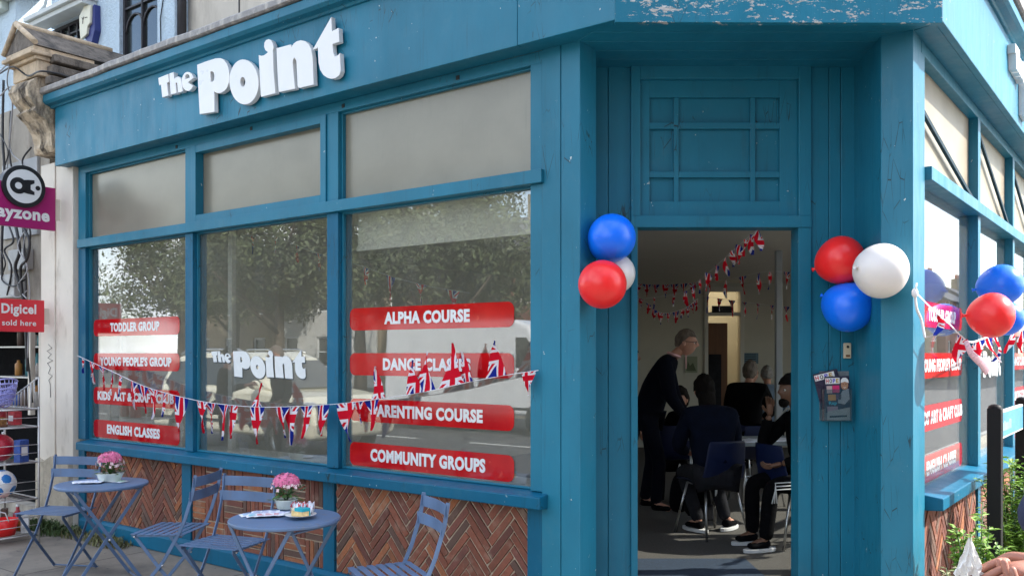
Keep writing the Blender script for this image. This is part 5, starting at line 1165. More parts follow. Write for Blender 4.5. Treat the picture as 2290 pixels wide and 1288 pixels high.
m = MB(); m.tube([p-P0 for p in resample([P0, bpt(2050, 690, .03), bpt(2060, 715, .03), bpt(2068, 755, .04)])], .007, 6, flat=.25); m.build('tail', M_rope, t); m = MB(); m.ball((0, 0, 0), .018, 10, sc_=(1, .7, 1.4)); m.tube([(0, 0, 0), (.005, -.01, .05)], .005, 6); m.build('knot', M_rope, t)
t = thing('ribbon', 'striped pink and white streamer blown out from the right window bunting', 'ribbon', Matrix.Translation(bpt(2160, 762, .2))); o_ = WM[t].translation
m = MB(); m.tube([p-o_ for p in resample([bpt(2160, 762, .2), bpt(2172, 790, .22), bpt(2195, 812, .24), bpt(2210, 830, .2)])], [.012+.0007*i for i in range(25)], 8, flat=.2); m.build('tail', pm('pink striped cloth', (.78, .45, .52), .8, .4, 60, .1, stretch=(1, 1, 6)), t)

# inside bunting strings
def istring(label, pts, n, seed, sz=1.0, name='bunting'):
    rnd = random.Random(seed); P = resample([wp(*p) for p in pts], 6); bunting(label, P, [((k+.5)/n, rnd.uniform(.2, 1.3), 0, rnd.uniform(.8, 1.1)*sz*(1-.35*max(0, (k/n-.55)) if n == 13 else 1), rnd.uniform(0, .2)) for k in range(n)], .004, (.17, .23), M_rope, name)
istring('flag bunting rising from the middle of the room to above the doorway', [(1440, 668, 9.6), (1520, 655, 9.0), (1570, 622, 8.0), (1625, 573, 7.0), (1668, 535, 6.0), (1697, 512, 5.3), (1735, 490, 5.2)], 13, 4, .66)
istring('flag bunting sagging from the column across the rear doorway', [(1570, 632, 11.5), (1640, 622, 10.8), (1700, 610, 10.2), (1741, 607, 9.6), (1800, 612, 9.4)], 6, 5, 1.0)
istring('lower flag bunting running to the right in front of the rear wall', [(1570, 662, 12.5), (1640, 672, 12.0), (1720, 682, 11.5), (1810, 690, 11)], 8, 6, .95)
istring('flag bunting in the far left of the room', [(1400, 632, 12.5), (1450, 636, 12.3), (1500, 636, 12.2), (1560, 632, 12)], 8, 7, .8)
istring('low hanging flag bunting bunched at the left of the room', [(1395, 650, 11), (1440, 672, 11), (1480, 700, 11.3), (1530, 690, 11.6), (1560, 668, 12)], 11, 8, .62)
istring('flag bunting hung behind the middle and right windows', [(540, 528, 7.6), (620, 530, 7.4), (690, 560, 7.2), (800, 592, 6.9), (880, 620, 6.7), (960, 640, 6.6), (1050, 655, 6.5)], 9, 9, .75)

# ================= DOOR FURNITURE, LEAFLET HOLDER, POST, PLANTS =================
x, z = (1893-1145)/F*YD, DZ(784); t = thing('doorbell', 'small beige doorbell on the teal boards right of the door', 'doorbell', TR(x, YD, z))
m = MB(); m.box(-.021, .021, -.022, .0, -.045, .045); m.build('doorbell_case', pm('beige plastic', (.55, .47, .33), .45, .05), t, None, .005, 3); m = MB(); m.lathe([(0, .004), (.007, .003), (.008, 0)], 14, M=Matrix.Translation((0, -.022, .022)) @ Matrix.Rotation(R(90), 4, 'X')); m.build('bell_button', M_blk, t); m = MB(); m.box(-.012, .012, -.0235, -.021, -.036, -.024); m.build('name_slot', M_wood, t)
XC = (1865-1145)/F*YD; hz0, hz1 = DZ(940), DZ(868)
t = thing('leaflet_holder', 'clear plastic leaflet pocket screwed to the boards right of the door', 'holder', TR(XC, YD, hz0)); hw, hh, hd = .085, hz1-hz0, .05
plast = NB('clear acrylic'); a_ = plast.n('ShaderNodeBsdfTransparent'); a_.inputs[0].default_value = (.82, .84, .84, 1); b__ = plast.n('ShaderNodeBsdfGlossy'); b__.inputs['Roughness'].default_value = .08; c_ = plast.n('ShaderNodeMixShader'); c_.inputs[0].default_value = .16; plast.l(a_.outputs[0], c_.inputs[1]); plast.l(b__.outputs[0], c_.inputs[2]); plast.done(c_.outputs[0]); M_acr = plast.m
m = MB(); m.box(-hw, hw, -hd, -hd+.003, 0, hh*.98); m.box(-hw, -hw+.003, -hd+.003, -.003, 0, hh); m.box(hw-.003, hw, -hd+.003, -.003, 0, hh); m.box(-hw+.003, hw-.003, -hd+.003, -.003, 0, .003); m.build('clear_pocket', M_acr, t, None, .001)
m = MB(); m.box(-hw, hw, -.003, -.0005, 0, hh+.10); m.build('back_plate', pm('smoked plastic', (.20, .22, .23), .3, .1), t)
def magazine(label, x, z, ang, y, front=True):
    t = thing('magazine', label, 'magazine', TR(x, YD-y, z) @ Matrix.Rotation(ang, 4, 'Y'), 'magazines in the clear pocket'); m = MB(); m.box(-.072, .072, 0, .004, -.105, .105); m.build('cover', pm('magazine cover', (.035, .03, .06), .3, .2, 20, .02, coat=.3), t)
    c = [(.75, .25, .25), (.8, .8, .82), (.25, .22, .75), (.65, .45, .08)]
    m = MB(); m.box(-.068, .015 if front else .05, -.0008, .0, .062, .096); m.build('title_band', M_white, t)
    for k, chx in enumerate('HOPE'): m = MB(); a0 = -.064+k*.0195*(1 if front else 1.4); text(m, chx, a0, a0+.015*(1 if front else 1.3), .067, .091, -.0018, .03, .0005); m.build('title_letter', solid('title colour %d%d' % (k, front), ((.6, .05, .08), (.03, .03, .04), (.12, .1, .6), (.5, .3, .02))[k]), t)
    if front:
        for (a, b, c_, d, col) in ((-.062, -.03, .008, .05, (.62, .45, .42)), (-.028, .012, .01, .052, (.7, .03, .16)), (-.055, -.01, -.035, .0, (.75, .35, .05)), (-.008, .02, -.03, .0, (.18, .07, .14)), (-.062, .0, -.10, -.07, (.45, .30, .36))): m = MB(); m.box(a, b, -.0008, 0, c_, d); m.build('cover_block', solid('cover block', col), t)
        m = MB(); text(m, 'Rap', -.052, -.005, -.064, -.040, -.0018, .04, .0005); m.build('headline', solid('cyan print', (.05, .5, .65)), t)
        m = MB(); m.prism([(.005, -.02), (.03, .02), (.065, .03), (.07, -.03), (.04, -.06), (.0, -.05)], -.0008, -.0001, 'y'); m.build('portrait_shoulders', solid('print grey top', (.5, .5, .52)), t)
        m = MB(); m.prism([(.043+.021*cos(2*pi*k/24), .052+.028*sin(2*pi*k/24)) for k in range(24)], -.0014, -.0008, 'y'); m.build('portrait_face', solid('print skin', (.42, .22, .13)), t)
        m = MB(); m.prism([(.020, .066), (.022, .084), (.034, .095), (.052, .095), (.064, .084), (.068, .064), (.045, .072)], -.002, -.0014, 'y'); m.build('portrait_cap', M_white, t)
        m = MB(); m.prism([(.033, .042), (.043, .038), (.053, .042), (.043, .034)], -.002, -.0014, 'y'); m.build('portrait_smile', M_white, t)
        m = MB(); m.box(.031, .038, -.002, -.0014, .056, .059); m.box(.047, .054, -.002, -.0014, .056, .059); m.build('portrait_eyes', M_blk, t)
magazine('magazine leaning left behind the other one in the clear pocket', XC-.035, hz0+.185, R(-14), .020, False)
magazine('magazine with a smiling person in a white cap in the clear pocket', XC+.008, hz0+.155, R(-2), .034)
t = thing('folded_newsletter', 'pale folded newsletter low in the clear pocket', 'newsletter', TR(XC+.01, YD-.042, hz0+.005)); m = MB(); m.prism([(-.065, 0), (.07, 0), (.068, .075), (.0, .062), (-.062, .05)], 0, .003, 'y'); m.build('fold', pm('newsprint', (.42, .43, .42), .6, .1), t); m = MB(); m.prism([(-.05, .015), (.05, .02), (.05, .03), (-.05, .025)], -.0008, -.0001, 'y'); m.build('printed_line', M_grey, t)
# chalk scribbles on the pillar boards
m = MB()
for sx, sy in ((1938, 720), (1952, 722)): m.tube([wp(sx-4, sy-10, YD-.006), wp(sx-2, sy+12, YD-.006), wp(sx+5, sy+14, YD-.006), wp(sx+4, sy-4, YD-.006), wp(sx-1, sy-6, YD-.006)], .0012, 4)
# street sign post
Y5 = 5.0; t = thing('street_sign', 'blue and white street name sign on black square posts by the right windows', 'street sign', TR((2225-1145)/F*Y5, Y5, -.004, TH+pi/2))
ztop = EYE+(HZ-912)/F*Y5+.004; w = .036
for k in (0, 1):
    x = k*1.05; m = MB(); m.box(x-w, x+w, -w, w, 0, ztop); m.lathe([(w*1.0, ztop), (w*.9, ztop+.012), (w*.5, ztop+.02), (0, ztop+.022)], 16, c=(x, 0, 0)); m.build('post', pm('black post paint', (.008, .008, .009), .55, .1, 20, .1, spec=.2), t, None, .006)
m = MB(); z0 = EYE+(HZ-985)/F*Y5; z1 = EYE+(HZ-920)/F*Y5; m.box(w+.004, 1.05-w-.004, -.012, .012, z0, z1); m.build('sign_board', M_white, t, None, .003)
m = MB(); m.box(w+.02, 1.05-w-.02, -.0135, -.0122, z0+.012, z1-.012); m.build('blue_field', pm('street sign blue', (.08, .30, .46), .4, .05), t)
m = MB(); rnd = random.Random(4)
for k in range(9): x = .10+k*.045; m.box(x, x+rnd.uniform(.012, .025), -.0148, -.0137, z0+.045, z0+.085+rnd.uniform(0, .02))
m.build('worn_lettering', solid('worn white print', (.45, .62, .72)), t)
m = MB(); m.tube([(.045, 0, 0), (.05, .0, z0)], .006, 6); m.build('wire', M_wire, t)
# shrubs
def shrub(label, x, y, r, h, n, seed, mat):
    t = thing('shrub', label, 'shrub', TR(x, y, -.004), 'shrubs by the right windows'); rnd = random.Random(seed); m = MB(); st_ = MB()
    for i in range(36):
        a = rnd.uniform(0, 6.28); rr = r*math.sqrt(rnd.random()); top = Vector((cos(a)*rr, sin(a)*rr, h*rnd.uniform(.55, 1)*(1-.35*(rr/r)**2))); mid = Vector((cos(a)*rr*.4, sin(a)*rr*.4, top.z*.5)); st_.tube([(0, 0, 0), mid, top], [.008, .005, .002], 5)
        for k in range(n):
            f = rnd.uniform(.15, 1); p = (mid*2*f if f < .5 else mid.lerp(top, (f-.5)*2)); b = rnd.uniform(0, 6.28); d = Vector((cos(b), sin(b), rnd.uniform(-.1, 1.0))).normalized(); l = rnd.uniform(.03, .075); s_ = d.cross(Vector((0, 0, 1))).normalized()*l*.24; dr = Vector((0, 0, -.25*l))
            m.add([p, p+d*l*.45+s_, p+d*l+dr, p+d*l*.45-s_], [(0, 1, 2, 3)])
    st_.build('stem', M_leaf, t); m.build('foliage', mat, t)
shrub('bright green narrow leaved shrub at the foot of the black post', 2.40, 4.58, .15, .86, 70, 3, M_leafy)
shrub('taller narrow leaved shrub behind the black post', 3.07, 5.42, .24, 1.12, 110, 5, M_leafy)
shrub('variegated small leaved shrub against the right brick panel', 2.40, 4.78, .15, .50, 70, 6, pm('variegated leaf', (.26, .27, .14), .5, .6, 60, .2))
# ================= PEOPLE =================
def skin_eval(nodes, edges, sub=1, root=0):
    me = bpy.data.meshes.new('tmp'); me.from_pydata([n[0] for n in nodes], edges, []); o = bpy.data.objects.new('tmp', me); COL.objects.link(o)
    md = o.modifiers.new('s', 'SKIN'); md.use_smooth_shade = True
    sv = me.skin_vertices[0].data if me.skin_vertices else None
    if sv is None:
        bm = bmesh.new(); bm.from_mesh(me); bm.verts.layers.skin.verify(); bm.to_mesh(me); bm.free(); sv = me.skin_vertices[0].data
    for i, n in enumerate(nodes):
        r = n[1]; sv[i].radius = r if isinstance(r, tuple) else (r, r); sv[i].use_root = (i == root)
    if sub: ms = o.modifiers.new('u', 'SUBSURF'); ms.levels = sub; ms.render_levels = sub
    dg = bpy.context.evaluated_depsgraph_get(); out = bpy.data.meshes.new_from_object(o.evaluated_get(dg)); vs = [v.co.copy() for v in out.vertices]; fs = [list(p.vertices) for p in out.polygons]
    bpy.data.objects.remove(o); bpy.data.meshes.remove(me); bpy.data.meshes.remove(out); return vs, fs
def chain(mb, pts, mi=0, sub=1):       # pts: [(co, radius)...]
    vs, fs = skin_eval([(Vector(p), r) for p, r in pts], [(i, i+1) for i in range(len(pts)-1)], sub); mb.add(vs, fs, mi, True)
def graph(mb, nodes, edges, mi=0, sub=2, root=0):
    vs, fs = skin_eval([(Vector(p), r) for p, r in nodes], edges, sub, root); mb.add(vs, fs, mi, True)
def bp_(x, c, w): return math.exp(-((x-c)/w)**2)
def head_mesh(mb, M, mi=0, scale=1.0, eyes=True, beard=False):
    n, m_ = 36, 26; vs = []
    for i in range(m_+1):
        a = pi*i/m_
        for k in range(n):
            b = 2*pi*k/n; x, y, z = sin(a)*cos(b), sin(a)*sin(b), cos(a); fr = max(0, -y)
            X = x*.077*(1-.30*max(0, -z)**1.3); Y = y*.098*(1-.12*max(0, -z) if y > 0 else 1); Z = z*.118
            f = fr**2
            Y -= f*(.030*bp_(x, 0, .16)*bp_(z, -.12, .17)+.008*bp_(x, 0, .12)*bp_(z, .12, .2)+.010*bp_(x, 0, .3)*bp_(z, -.50, .12)+.012*bp_(x, 0, .3)*bp_(z, -.82, .2)+.006*bp_(z, .24, .1))
            Y += f*(.014*(bp_(x, .36, .15)+bp_(x, -.36, .15))*bp_(z, .06, .10)); Y += f*.006*bp_(z, -.36, .07)*bp_(x, 0, .3)
            if y > 0 and z < -.3: Y -= .02*(-z-.3)*y
            vs.append(M @ Vector((X, Y, Z))*1.0)
    mb.add(vs, [(i*n+k, i*n+(k+1) % n, (i+1)*n+(k+1) % n, (i+1)*n+k) for i in range(m_) for k in range(n)], mi, True)
    for s in (-1, 1):
        mb.ball(M @ Vector((s*.076, .008, -.008)), .03, 12, mi, (.35, .6, 1.0), M.to_3x3())
        if eyes: mb.ball(M @ Vector((s*.030, -.079, .006)), .0125, 12, mi+1, (1, 1, .75), M.to_3x3()); mb.ball(M @ Vector((s*.030, -.0885, .006)), .0055, 8, mi+2, (1, 1, 1), M.to_3x3())
def hair_mesh(name, parent, M, mat, front=.35, back=-.55, vol=1.07, low=None, M0=None, extra=None):
    mb = MB(); n, m_ = 32, 18; rnd = random.Random(5); ok = {}
    for i in range(m_+1):
        a = pi*i/m_*.86
        for k in range(n):
            b = 2*pi*k/n; x, y, z = sin(a)*cos(b), sin(a)*sin(b), cos(a); lim = front if y < -.35 else (front+(back-front)*min(1, (y+.35)/.9)); zz = max(z, lim)
            vv = vol*(1+.035*math.sin(b*9+a*5)+.03*math.sin(b*4-a*9)+rnd.uniform(-.022, .022)); tuck = 1 if z > lim else .93
            mb.v.append(tuple(M @ Vector((x*.080*vv*tuck, y*.101*vv*tuck, zz*.120*vv+.002))))
    for i in range(m_):
        for k in range(n): mb.f.append([i*n+k, i*n+(k+1) % n, (i+1)*n+(k+1) % n, (i+1)*n+k]); mb.mi.append(0); mb.sm.append(True)
    if extra: extra(mb)
    return mb.build(name, mat, parent, M0 or WM[parent])
def hand(mb, wrist, d, n, mi=0, s=1.0, curl=.6, side=1, spread=1.0):
    """palm with five separate fingers; d = finger direction, n = palm normal (fingers curl towards it)"""
    d = Vector(d).normalized(); n = Vector(n); n = (n-d*n.dot(d)).normalized(); a = d.cross(n).normalized()*side; w = Vector(wrist)
    chain(mb, [(w-d*.02*s, .024*s), (w+d*.02*s, (.030*s, .020*s)), (w+d*.06*s, (.036*s, .018*s)), (w+d*.085*s, (.036*s, .015*s))], mi)
    for k, L in enumerate((.070, .078, .072, .056)):
        o = w+d*.085*s+a*(.027-.018*k)*s; L *= s; p = o; dd = d.copy(); pts = [(w+d*.06*s+a*(.022-.015*k)*s, .0095*s), (p, .0095*s)]
        for j, f in enumerate((.45, .32, .25)):
            ang = curl*(.7+.25*j+.06*k); dd = (dd*cos(ang)+n*sin(ang)).normalized(); nn = (n*cos(ang)-d*0); p = p+dd*L*f; pts.append((p, (.0090-.001*j)*s)); n_ = (n-dd*n.dot(dd)); 
            if n_.length > .2: pass
        chain(mb, pts, mi)
    t0 = w+d*.02*s+a*.024*s; chain(mb, [(w+d*.01*s, .014*s), (t0, .013*s), (t0+(d*.5+a*.55+n*.35).normalized()*.035*s, .011*s), (t0+(d*.75+a*.40+n*.6).normalized()*.064*s, .0095*s)], mi)
M_eye = solid('eye white', (.7, .68, .65), .3); M_iris = solid('iris dark', (.03, .02, .02), .2); M_eyew = M_eye
def V(*a): return Vector(a)
def person(label, M, J, skin=M_skin, top=M_navy, legs=M_navy, shoes=M_black, sole=None, hair=None, hairargs={}, head=(0, 0, 0), topfat=1.0, collar=None, handcurl=.6, hands=True, extra=None, jacket_len=None, hs=1.0, slv=.06):
    """J: joints in the person's own frame (faces -y)"""
    t = thing('person', label, 'person', M); g = lambda k: V(*J[k])
    MH = Matrix.Translation(g('head')) @ Matrix.Rotation(head[0], 4, 'Z') @ Matrix.Rotation(head[1], 4, 'X') @ Matrix.Rotation(head[2], 4, 'Y') @ Matrix.Scale(hs, 4)
    b = MB(); hd, nk, chs, pv = g('head'), g('neck'), g('chest'), g('pelvis'); mid = pv.lerp(chs, .45)
    nodes = [(pv, (.13, .10)), (mid, (.115, .085)), (chs, (.14, .10)), (nk, .052), (nk.lerp(hd, .5)+V(0, .0, -.01), .05), (hd+V(0, .012, -.03), .052)]; ed = [(0, 1), (1, 2), (2, 3), (3, 4), (4, 5)]
    for s in ('l', 'r'):
        i = len(nodes); nodes += [(g('sh'+s), .052), (g('el'+s), .040), (g('wr'+s), .026)]; ed += [(2, i), (i, i+1), (i+1, i+2)]
        i = len(nodes); nodes += [(g('hip'+s), .085), (g('kn'+s), .056), (g('an'+s), .036), (g('to'+s), .032)]; ed += [(0, i), (i, i+1), (i+1, i+2), (i+2, i+3)]
    graph(b, nodes, ed, 0, 1); head_mesh(b, MH, 0)
    if hands:
        for s, sd in (('l', 1), ('r', -1)):
            d = (g('wr'+s)-g('el'+s)).normalized(); hand(b, g('wr'+s)+d*.01, J.get('hd'+s, d), J.get('hn'+s, (-.0-(sd*.6), -.6, 0)), 0, 1, handcurl, sd)
    b.build('body', [skin, M_eyew, M_iris], t)
    # top
    m = MB(); q_ = topfat; hem = mid.lerp(pv, .9) if jacket_len is None else pv+V(*jacket_len)
    nodes = [(hem, (.165*q_, .125*q_)), (mid, (.15*q_, .12*q_)), (chs, (.165*q_, .125*q_)), (nk-V(0, 0, .015), (.075, .070))]; ed = [(0, 1), (1, 2), (2, 3)]
    for s in ('l', 'r'): i = len(nodes); nodes += [(g('sh'+s), .072*q_), (g('el'+s), .056*q_), (g('wr'+s).lerp(g('el'+s), slv), .040 if slv < .3 else .052)]; ed += [(2, i), (i, i+1), (i+1, i+2)]
    graph(m, nodes, ed, 0, 2); m.build('jacket', top, t)
    m = MB(); nodes = [(pv, (.155, .115))]; ed = []
    for s in ('l', 'r'): i = len(nodes); nodes += [(g('hip'+s), .095), (g('kn'+s), .068), (g('an'+s).lerp(g('kn'+s), .02)-V(0, 0, .02), .055)]; ed += [(0, i), (i, i+1), (i+1, i+2)]
    graph(m, nodes, ed, 0, 2); m.build('trousers', legs, t)
    for s in ('l', 'r'):
        m = MB(); a, o = g('an'+s), g('to'+s); d = (o-a); d.z = 0; d.normalize(); base = V(a.x, a.y, a.z-.045)
        chain(m, [(base-d*.04+V(0, 0, .02), (.042, .04)), (base+d*.05+V(0, 0, .015), (.046, .034)), (base+d*.15+V(0, 0, .005), (.044, .022))], 0, 2); sh_ = m.build('shoe', shoes, t)
        if sole: m = MB(); M2 = WM[t] @ Matrix.Translation(base+d*.05+V(0, 0, -.028)) @ Matrix.Rotation(math.atan2(d.y, d.x), 4, 'Z'); m.prism([(.14*cos(2*pi*k/20)+.0, .05*sin(2*pi*k/20)) for k in range(20)], -.012, .016); m.build('sole', sole, sh_, M2, .004)
    if hair: hair_mesh('hair', t, MH, hair, M0=WM[t], **hairargs)
    if collar:
        m = MB(); m.tube([nk+V(.062*cos(a), .055*sin(a), .012+.02*sin(a)) for a in [2*pi*k/16 for k in range(17)]], .014, 6); m.prism([(-.035, nk.z+.01), (.035, nk.z+.01), (.0, nk.z-.12)], nk.y-.118, nk.y-.105, 'y', 0); m.build('shirt_collar', collar, t)
    if extra: extra(t, MH, g)
    return t
FZ = .10
# --- standing man, leaning forward in profile ---
Ym = 8.45; xm = (1462-1145)/F*Ym
J = dict(pelvis=(0, .08, .94), chest=(0, -.06, 1.30), neck=(0, -.19, 1.475), head=(0, -.30, 1.60), shl=(.20, -.11, 1.39), shr=(-.20, -.11, 1.39), ell=(.23, -.18, 1.10), elr=(-.23, -.16, 1.10), wrl=(.12, -.32, .88), wrr=(-.12, -.32, .88),
         hipl=(.10, .05, .86), hipr=(-.10, .05, .86), knl=(.11, .02, .48), knr=(-.11, -.06, .48), anl=(.12, .10, .09), anr=(-.12, -.02, .09), tol=(.13, -.03, .04), tor=(-.13, -.17, .04))
def glasses(t, MH, g):
    m = MB()
    for s in (-1, 1):
        m.tube([MH @ V(s*.031+.024*cos(a), -.100, .006+.017*sin(a)) for a in [2*pi*k/18 for k in range(19)]], .0024, 6); m.tube([MH @ V(s*.054, -.098, .012), MH @ V(s*.079, -.05, .014), MH @ V(s*.082, .02, .012)], .0024, 6)
    m.tube([MH @ V(-.008, -.103, .01), MH @ V(.008, -.103, .01)], .0024, 6); m.build('spectacles', M_blk, t)
person('grey haired man in dark suit and glasses leaning over beside the door', TR(xm, Ym, FZ, R(78)), J, hair=M_hairg, hairargs=dict(front=.50, back=-.35), head=(R(-6), R(6), 0), collar=M_pinksh, extra=glasses, jacket_len=(0, -.0, -.16), topfat=1.22)
# --- chairs ---
def make_pchair():
    t = thing('plastic_chair', '', 'chair'); m = MB(); n, k_ = 14, 12; pr = [(-.20, .435), (-.16, .45), (0, .44), (.14, .44), (.19, .48), (.215, .56), (.235, .68), (.25, .80)]
    pr2 = pr
    for j, (y, z) in enumerate(pr2):
        for i in range(n+1): s = i/n*2-1; w = .215 if j < 4 else .215-.01*(j-4); m.v.append((s*w, y-(.035*s*s if j > 3 else 0), z+(.02*s*s if j <= 3 else 0)))
    L_ = len(pr2)
    for j in range(L_-1):
        for i in range(n): a = j*(n+1)+i; m.f.append([a, a+1, a+n+2, a+n+1]); m.mi.append(0); m.sm.append(True)
    sh_ = m.build('seat_shell', M_blue_pl, t); so = sh_.modifiers.new('s', 'SOLIDIFY'); so.thickness = .008; ss = sh_.modifiers.new('u', 'SUBSURF'); ss.levels = 1; ss.render_levels = 1
    for sx in (-1, 1):
        for sy in (-1, 1): m = MB(); m.tube([(sx*.15, sy*.12, .43), (sx*.21, sy*.22, .0)], .010, 8); m.build('leg', M_steel, t)
        m = MB(); m.tube([(sx*.15, -.12, .43), (sx*.15, .12, .43)], .009, 8); m.build('frame_rail', M_steel, t)
    return t
pc0 = make_pchair(); place(pc0, TR((1590-1145)/F*7.35, 7.35, FZ, R(205))); pc0['label'] = 'blue plastic chair with metal legs nearest the doorway, under the seated person in navy'
GP = 'blue plastic chairs in the room'; pc0['group'] = GP
for (px, Y, rz, lab) in ((1770, 7.0, 108, 'blue plastic chair cut off by the right door jamb'), (1690, 8.9, 185, 'blue plastic chair with its tall back turned to the doorway'), (1505, 8.9, 170, 'blue plastic chair behind the standing man'), (1650, 10.3, 150, 'blue plastic chair under the person in the black jacket')):
    c = copy_tree(pc0, TR((px-1145)/F*Y, Y, FZ, R(rz))); c['label'] = lab; c['group'] = GP
def sit(lean=0.0, arms='lap', hd=0.0): 
    d = dict(pelvis=(0, .10, .52), chest=(0, .07-lean, .88), neck=(0, .03-lean*1.5, 1.06), head=(0, -.01-lean*1.8, 1.19+hd), shl=(.185, .06-lean, .98), shr=(-.185, .06-lean, .98), hipl=(.10, .05, .50), hipr=(-.10, .05, .50), knl=(.14, -.36, .50), knr=(-.12, -.36, .50), anl=(.12, -.40, .09), anr=(-.14, -.34, .09), tol=(.12, -.54, .04), tor=(-.14, -.48, .04),
             ell=(.25, -.02-lean, .72), elr=(-.25, -.02-lean, .72), wrl=(.12, -.26, .66), wrr=(-.12, -.26, .66))
    if arms == 'chin': d.update(elr=(-.20, -.18-lean, .76), wrr=(-.06, -.17-lean*1.8, 1.02), hdr=(0.1, 0, .9))
    return d
def bun(mb): pass
MHf = lambda J: None
# woman from behind with long grey streaked hair
def longhair(t, MH, g):
    m = MB(); chain(m, [(MH @ V(0, .06, .02), (.08, .06)), (MH @ V(0, .085, -.09), (.085, .05)), (MH @ V(.0, .10, -.22), (.065, .035)), (MH @ V(0, .10, -.34), (.03, .02))], 0, 2); m.build('hair_length', M_hairb, t)
J = sit(.10); J['anl'] = (.05, -.15, .09); J['tol'] = (.12, -.27, .04); J['anr'] = (-.20, -.20, .09); J['tor'] = (-.30, -.30, .04)
person('person with long dark hair seated in a navy jacket, back to the doorway', TR((1590-1145)/F*7.3, 7.3, FZ, R(185)), J, top=M_navy2, legs=M_grey, shoes=M_black, sole=M_shoe, hair=M_hairb, hairargs=dict(front=.3, back=-.7, vol=1.13), topfat=1.18, extra=longhair)
person('person with grey hair seated in a black jacket, seen from behind', TR((1672-1145)/F*10.2, 10.2, FZ+.10, R(150)), sit(.06), top=M_black, legs=M_black, shoes=M_black, hair=M_hairg, hairargs=dict(front=.3, back=-.6, vol=1.1), topfat=1.25)
person('person with short white hair seated at the back beside the column', TR((1718-1145)/F*12, 12, FZ+.02, R(175)), sit(.05), top=pm('pale blue shirt', (.16, .22, .30), .8), legs=M_black, hair=M_hairw, hairargs=dict(front=.45, back=-.45, vol=1.03))
def stripes(t, MH, g):
    m = MB()
    for s in ('l', 'r'):
        a, b = g('sh'+s), g('el'+s); sg = 1 if s == 'l' else -1
        m.tube([g('neck')+V(sg*.06, .0, .0), a+V(sg*.02, -.0, .078), a.lerp(b, .5)+V(sg*.066, 0, .02), b+V(sg*.058, 0, 0)], .012, 6, flat=.5)
    m.build('sleeve_stripe', M_shoe, t)
    for s, sg in (('l', 1), ('r', -1)):
        m = MB()
        a, b = g('hip'+s), g('kn'+s)
        for k in range(3): m.tube([a+V(sg*.09, 0, .03-.025*k), a.lerp(b, .5)+V(sg*.085, 0, .03-.025*k), b+V(sg*.066, -.01, .03-.025*k), b.lerp(g('an'+s), .3)+V(sg*.066, .02-.022*k, 0)], .005, 6)
        m.build('trouser_stripe', M_shoe, t)
    m = MB(); chain(m, [(MH @ V(0, -.06, -.06), (.055, .045)), (MH @ V(0, -.075, -.10), (.05, .04)), (MH @ V(0, -.07, -.135), (.03, .025))], 0, 1); m.build('beard', M_hairb, t)
person('bearded person in black tracksuit with white stripes, hand at chin, by the right jamb', TR((1790-1145)/F*6.95, 6.95, FZ, R(-72)), sit(.04, 'chin', .02), skin=M_skin2, top=M_black, legs=M_black, shoes=M_black, sole=M_shoe, hair=M_hairb, hairargs=dict(front=.35, back=-.6, vol=1.12), extra=stripes)
person('dark haired child seated just beyond the standing man', TR((1537-1145)/F*9.3, 9.3, FZ-.16, R(-40)), sit(.08), top=M_black, legs=M_black, hair=M_hairb, hairargs=dict(front=.3, back=-.6, vol=1.12))
person('fair haired person seated far back, only the head showing', TR((1680-1145)/F*12.6, 12.6, FZ, R(0)), sit(.02), top=M_grey, legs=M_black, hair=pm('fair hair', (.30, .17, .07), .6, .3, 40, .6), hairargs=dict(front=.4, back=-.6, vol=1.12))
J = dict(pelvis=(0, .0, .92), chest=(0, -.02, 1.25), neck=(0, -.05, 1.44), head=(0, -.08, 1.58), shl=(.19, -.02, 1.36), shr=(-.19, -.02, 1.36), ell=(.24, .02, 1.08), elr=(-.24, .02, 1.08), wrl=(.22, -.10, .86), wrr=(-.22, -.10, .86), hipl=(.10, .0, .86), hipr=(-.10, .0, .86), knl=(.11, -.02, .48), knr=(-.11, .0, .48), anl=(.12, .04, .09), anr=(-.12, .04, .09), tol=(.13, -.10, .04), tor=(-.13, -.10, .04))
person('dark clothed person standing half hidden behind the left door jamb', TR((1390-1145)/F*8.9, 8.9, FZ-.12, R(60)), J, top=M_black, legs=M_black, hair=M_hairb, hairargs=dict(front=.35, back=-.5))
# people mirrored in the middle window
J2 = dict(J); J2.update(wrl=(.10, -.30, 1.16), wrr=(-.10, -.32, 1.16))
person('passer-by in grey standing at the kerb outside the middle window', FA.m @ TR(uA(470, -3.2), -3.3, -.004, R(40)), J2, top=M_grey, legs=M_navy2, hair=M_hairb, hairargs=dict(front=.35, back=-.5))
person('passer-by in dark clothes standing at the kerb outside the middle window', FA.m @ TR(uA(600, -3.4), -3.5, -.004, R(200)), J, top=M_grey, legs=M_grey, hair=M_hairg, hairargs=dict(front=.35, back=-.5))
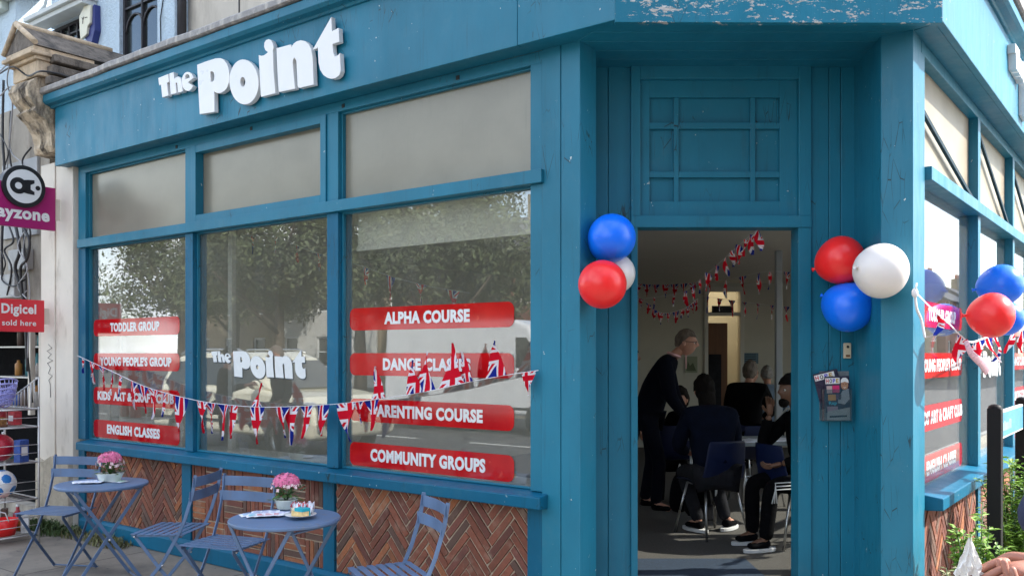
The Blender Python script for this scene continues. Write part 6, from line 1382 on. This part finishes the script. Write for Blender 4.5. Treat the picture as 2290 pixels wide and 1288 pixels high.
# table in the room with papers; bag on floor
t = thing('meeting_table', 'pale topped table in the room with papers on it', 'table', TR((1700-1145)/F*8.1, 8.1, FZ, R(8)))
m = MB(); m.box(-.6, .6, -.35, .35, .69, .715); m.build('tabletop', pm('grey laminate', (.20, .23, .24), .5, .05), t, None, .006)
for sx in (-1, 1):
    for sy in (-1, 1): m = MB(); m.tube([(sx*.55, sy*.3, .69), (sx*.55, sy*.3, 0)], .014, 8); m.build('leg', M_steel, t)
for k, (dx, dy, lab) in enumerate(((-.2, -.2, 'open white book on the table in the room'), (.12, -.1, 'stack of white papers on the table in the room'))):
    b_ = thing('book', lab, 'book', TR((1700-1145)/F*8.1+dx, 8.1+dy, FZ+.716, .2*k)); m = MB(); m.prism([(-.15, 0), (-.14, .012), (-.07, .022), (0, .008), (.07, .022), (.14, .012), (.15, 0)], -.1, .1, 'y'); m.build('pages', M_paper, b_); m = MB(); m.box(-.155, .155, -.105, .105, -.0006, -.0001); m.build('cover', M_grey, b_)
for (px, Y, lab, rz) in ((1560, 7.75, 'dark patterned backpack on the carpet behind the blue chair', .3), (1520, 8.0, 'black shoulder bag on the carpet beside the standing man', 1.0)):
    b_ = thing('backpack', lab, 'bag', TR((px-1145)/F*Y, Y, FZ, rz)); m = MB(); chain(m, [((0, 0, .06), (.13, .09)), ((0, 0, .2), (.14, .10)), ((0, .0, .36), (.11, .07)), ((0, 0, .42), (.05, .04))], 0, 2); m.build('bag_body', M_black, b_)
    m = MB(); m.box(-.09, .09, -.125, -.105, .06, .2); m.build('front_pocket', M_grey, b_, None, .015); m = MB(); m.tube([(-.05, 0, .43), (0, 0, .50), (.05, 0, .43)], .008, 6); m.build('carry_loop', M_shoe, b_)
# --- person at the right edge: hand holding a paper napkin ---
Mh = TR(1.50, 2.25, -.004, R(60)); inv = Mh.inverted(); Yh = 1.75
wrist = inv @ wp(2338, 1262, 1.75); wr2 = inv @ wp(2400, 1340, 1.70)
J = dict(pelvis=(0, .0, .95), chest=(0, .0, 1.30), neck=(0, -.0, 1.48), head=(0, -.06, 1.63), shl=(.20, 0, 1.40), shr=(-.20, 0, 1.40), hipl=(.10, .0, .9), hipr=(-.10, .0, .9), knl=(.11, -.02, .50), knr=(-.11, .0, .50), anl=(.12, .04, .09), anr=(-.12, .04, .09), tol=(.13, -.10, .04), tor=(-.13, -.10, .04))
J['wrl'] = tuple(wr2); J['wrr'] = tuple(wrist); J['elr'] = tuple(inv @ wp(2328, 1150, 1.96)); J['ell'] = (.27, .08, 1.12)
D3 = inv.to_3x3(); J['hdr'] = tuple(D3 @ V(-1, -.10, -.10)); J['hnr'] = tuple(D3 @ V(-.25, .55, -.8)); J['hdl'] = tuple(D3 @ V(-1, .3, .1)); J['hnl'] = tuple(D3 @ V(0, .3, 1))
person('person in a navy top at the right edge, holding a crumpled paper napkin', Mh, J, skin=pm('warm skin', (.36, .155, .105), .5, .12, 25, .2, 220, sss=.12, bd=.001), top=pm('navy blue top', (.018, .024, .06), .9, .1, 20, .3, 200), legs=M_navy2, hair=M_hairg, hairargs=dict(front=.35, back=-.5), handcurl=.8, slv=.72)
tip = wp(2196, 1248, Yh-.0); nk2 = thing('napkin', 'crumpled white paper napkin held in the hand at the right edge', 'napkin', Matrix.Translation(tip) @ Matrix.Scale(.68, 4)); m = MB(); rnd = random.Random(12); n = 22
for j in range(9):
    v = j/8
    for k in range(n): a = 2*pi*k/n; r = (.004+.040*v)*(1+.28*sin(k*2.1+j)+rnd.uniform(-.12, .12)); m.v.append((-.035+.05*v*.2+r*cos(a)*.9-.0, .02*v+r*sin(a)*.5, .055-.11*v+.008*sin(k*1.7)))
for j in range(8):
    for k in range(n): m.f.append([j*n+k, j*n+(k+1) % n, (j+1)*n+(k+1) % n, (j+1)*n+k]); m.mi.append(0); m.sm.append(False)
m.build('napkin_sheet', pm('white tissue', (.74, .73, .70), .9, .04, 20, .3, 90), nk2)
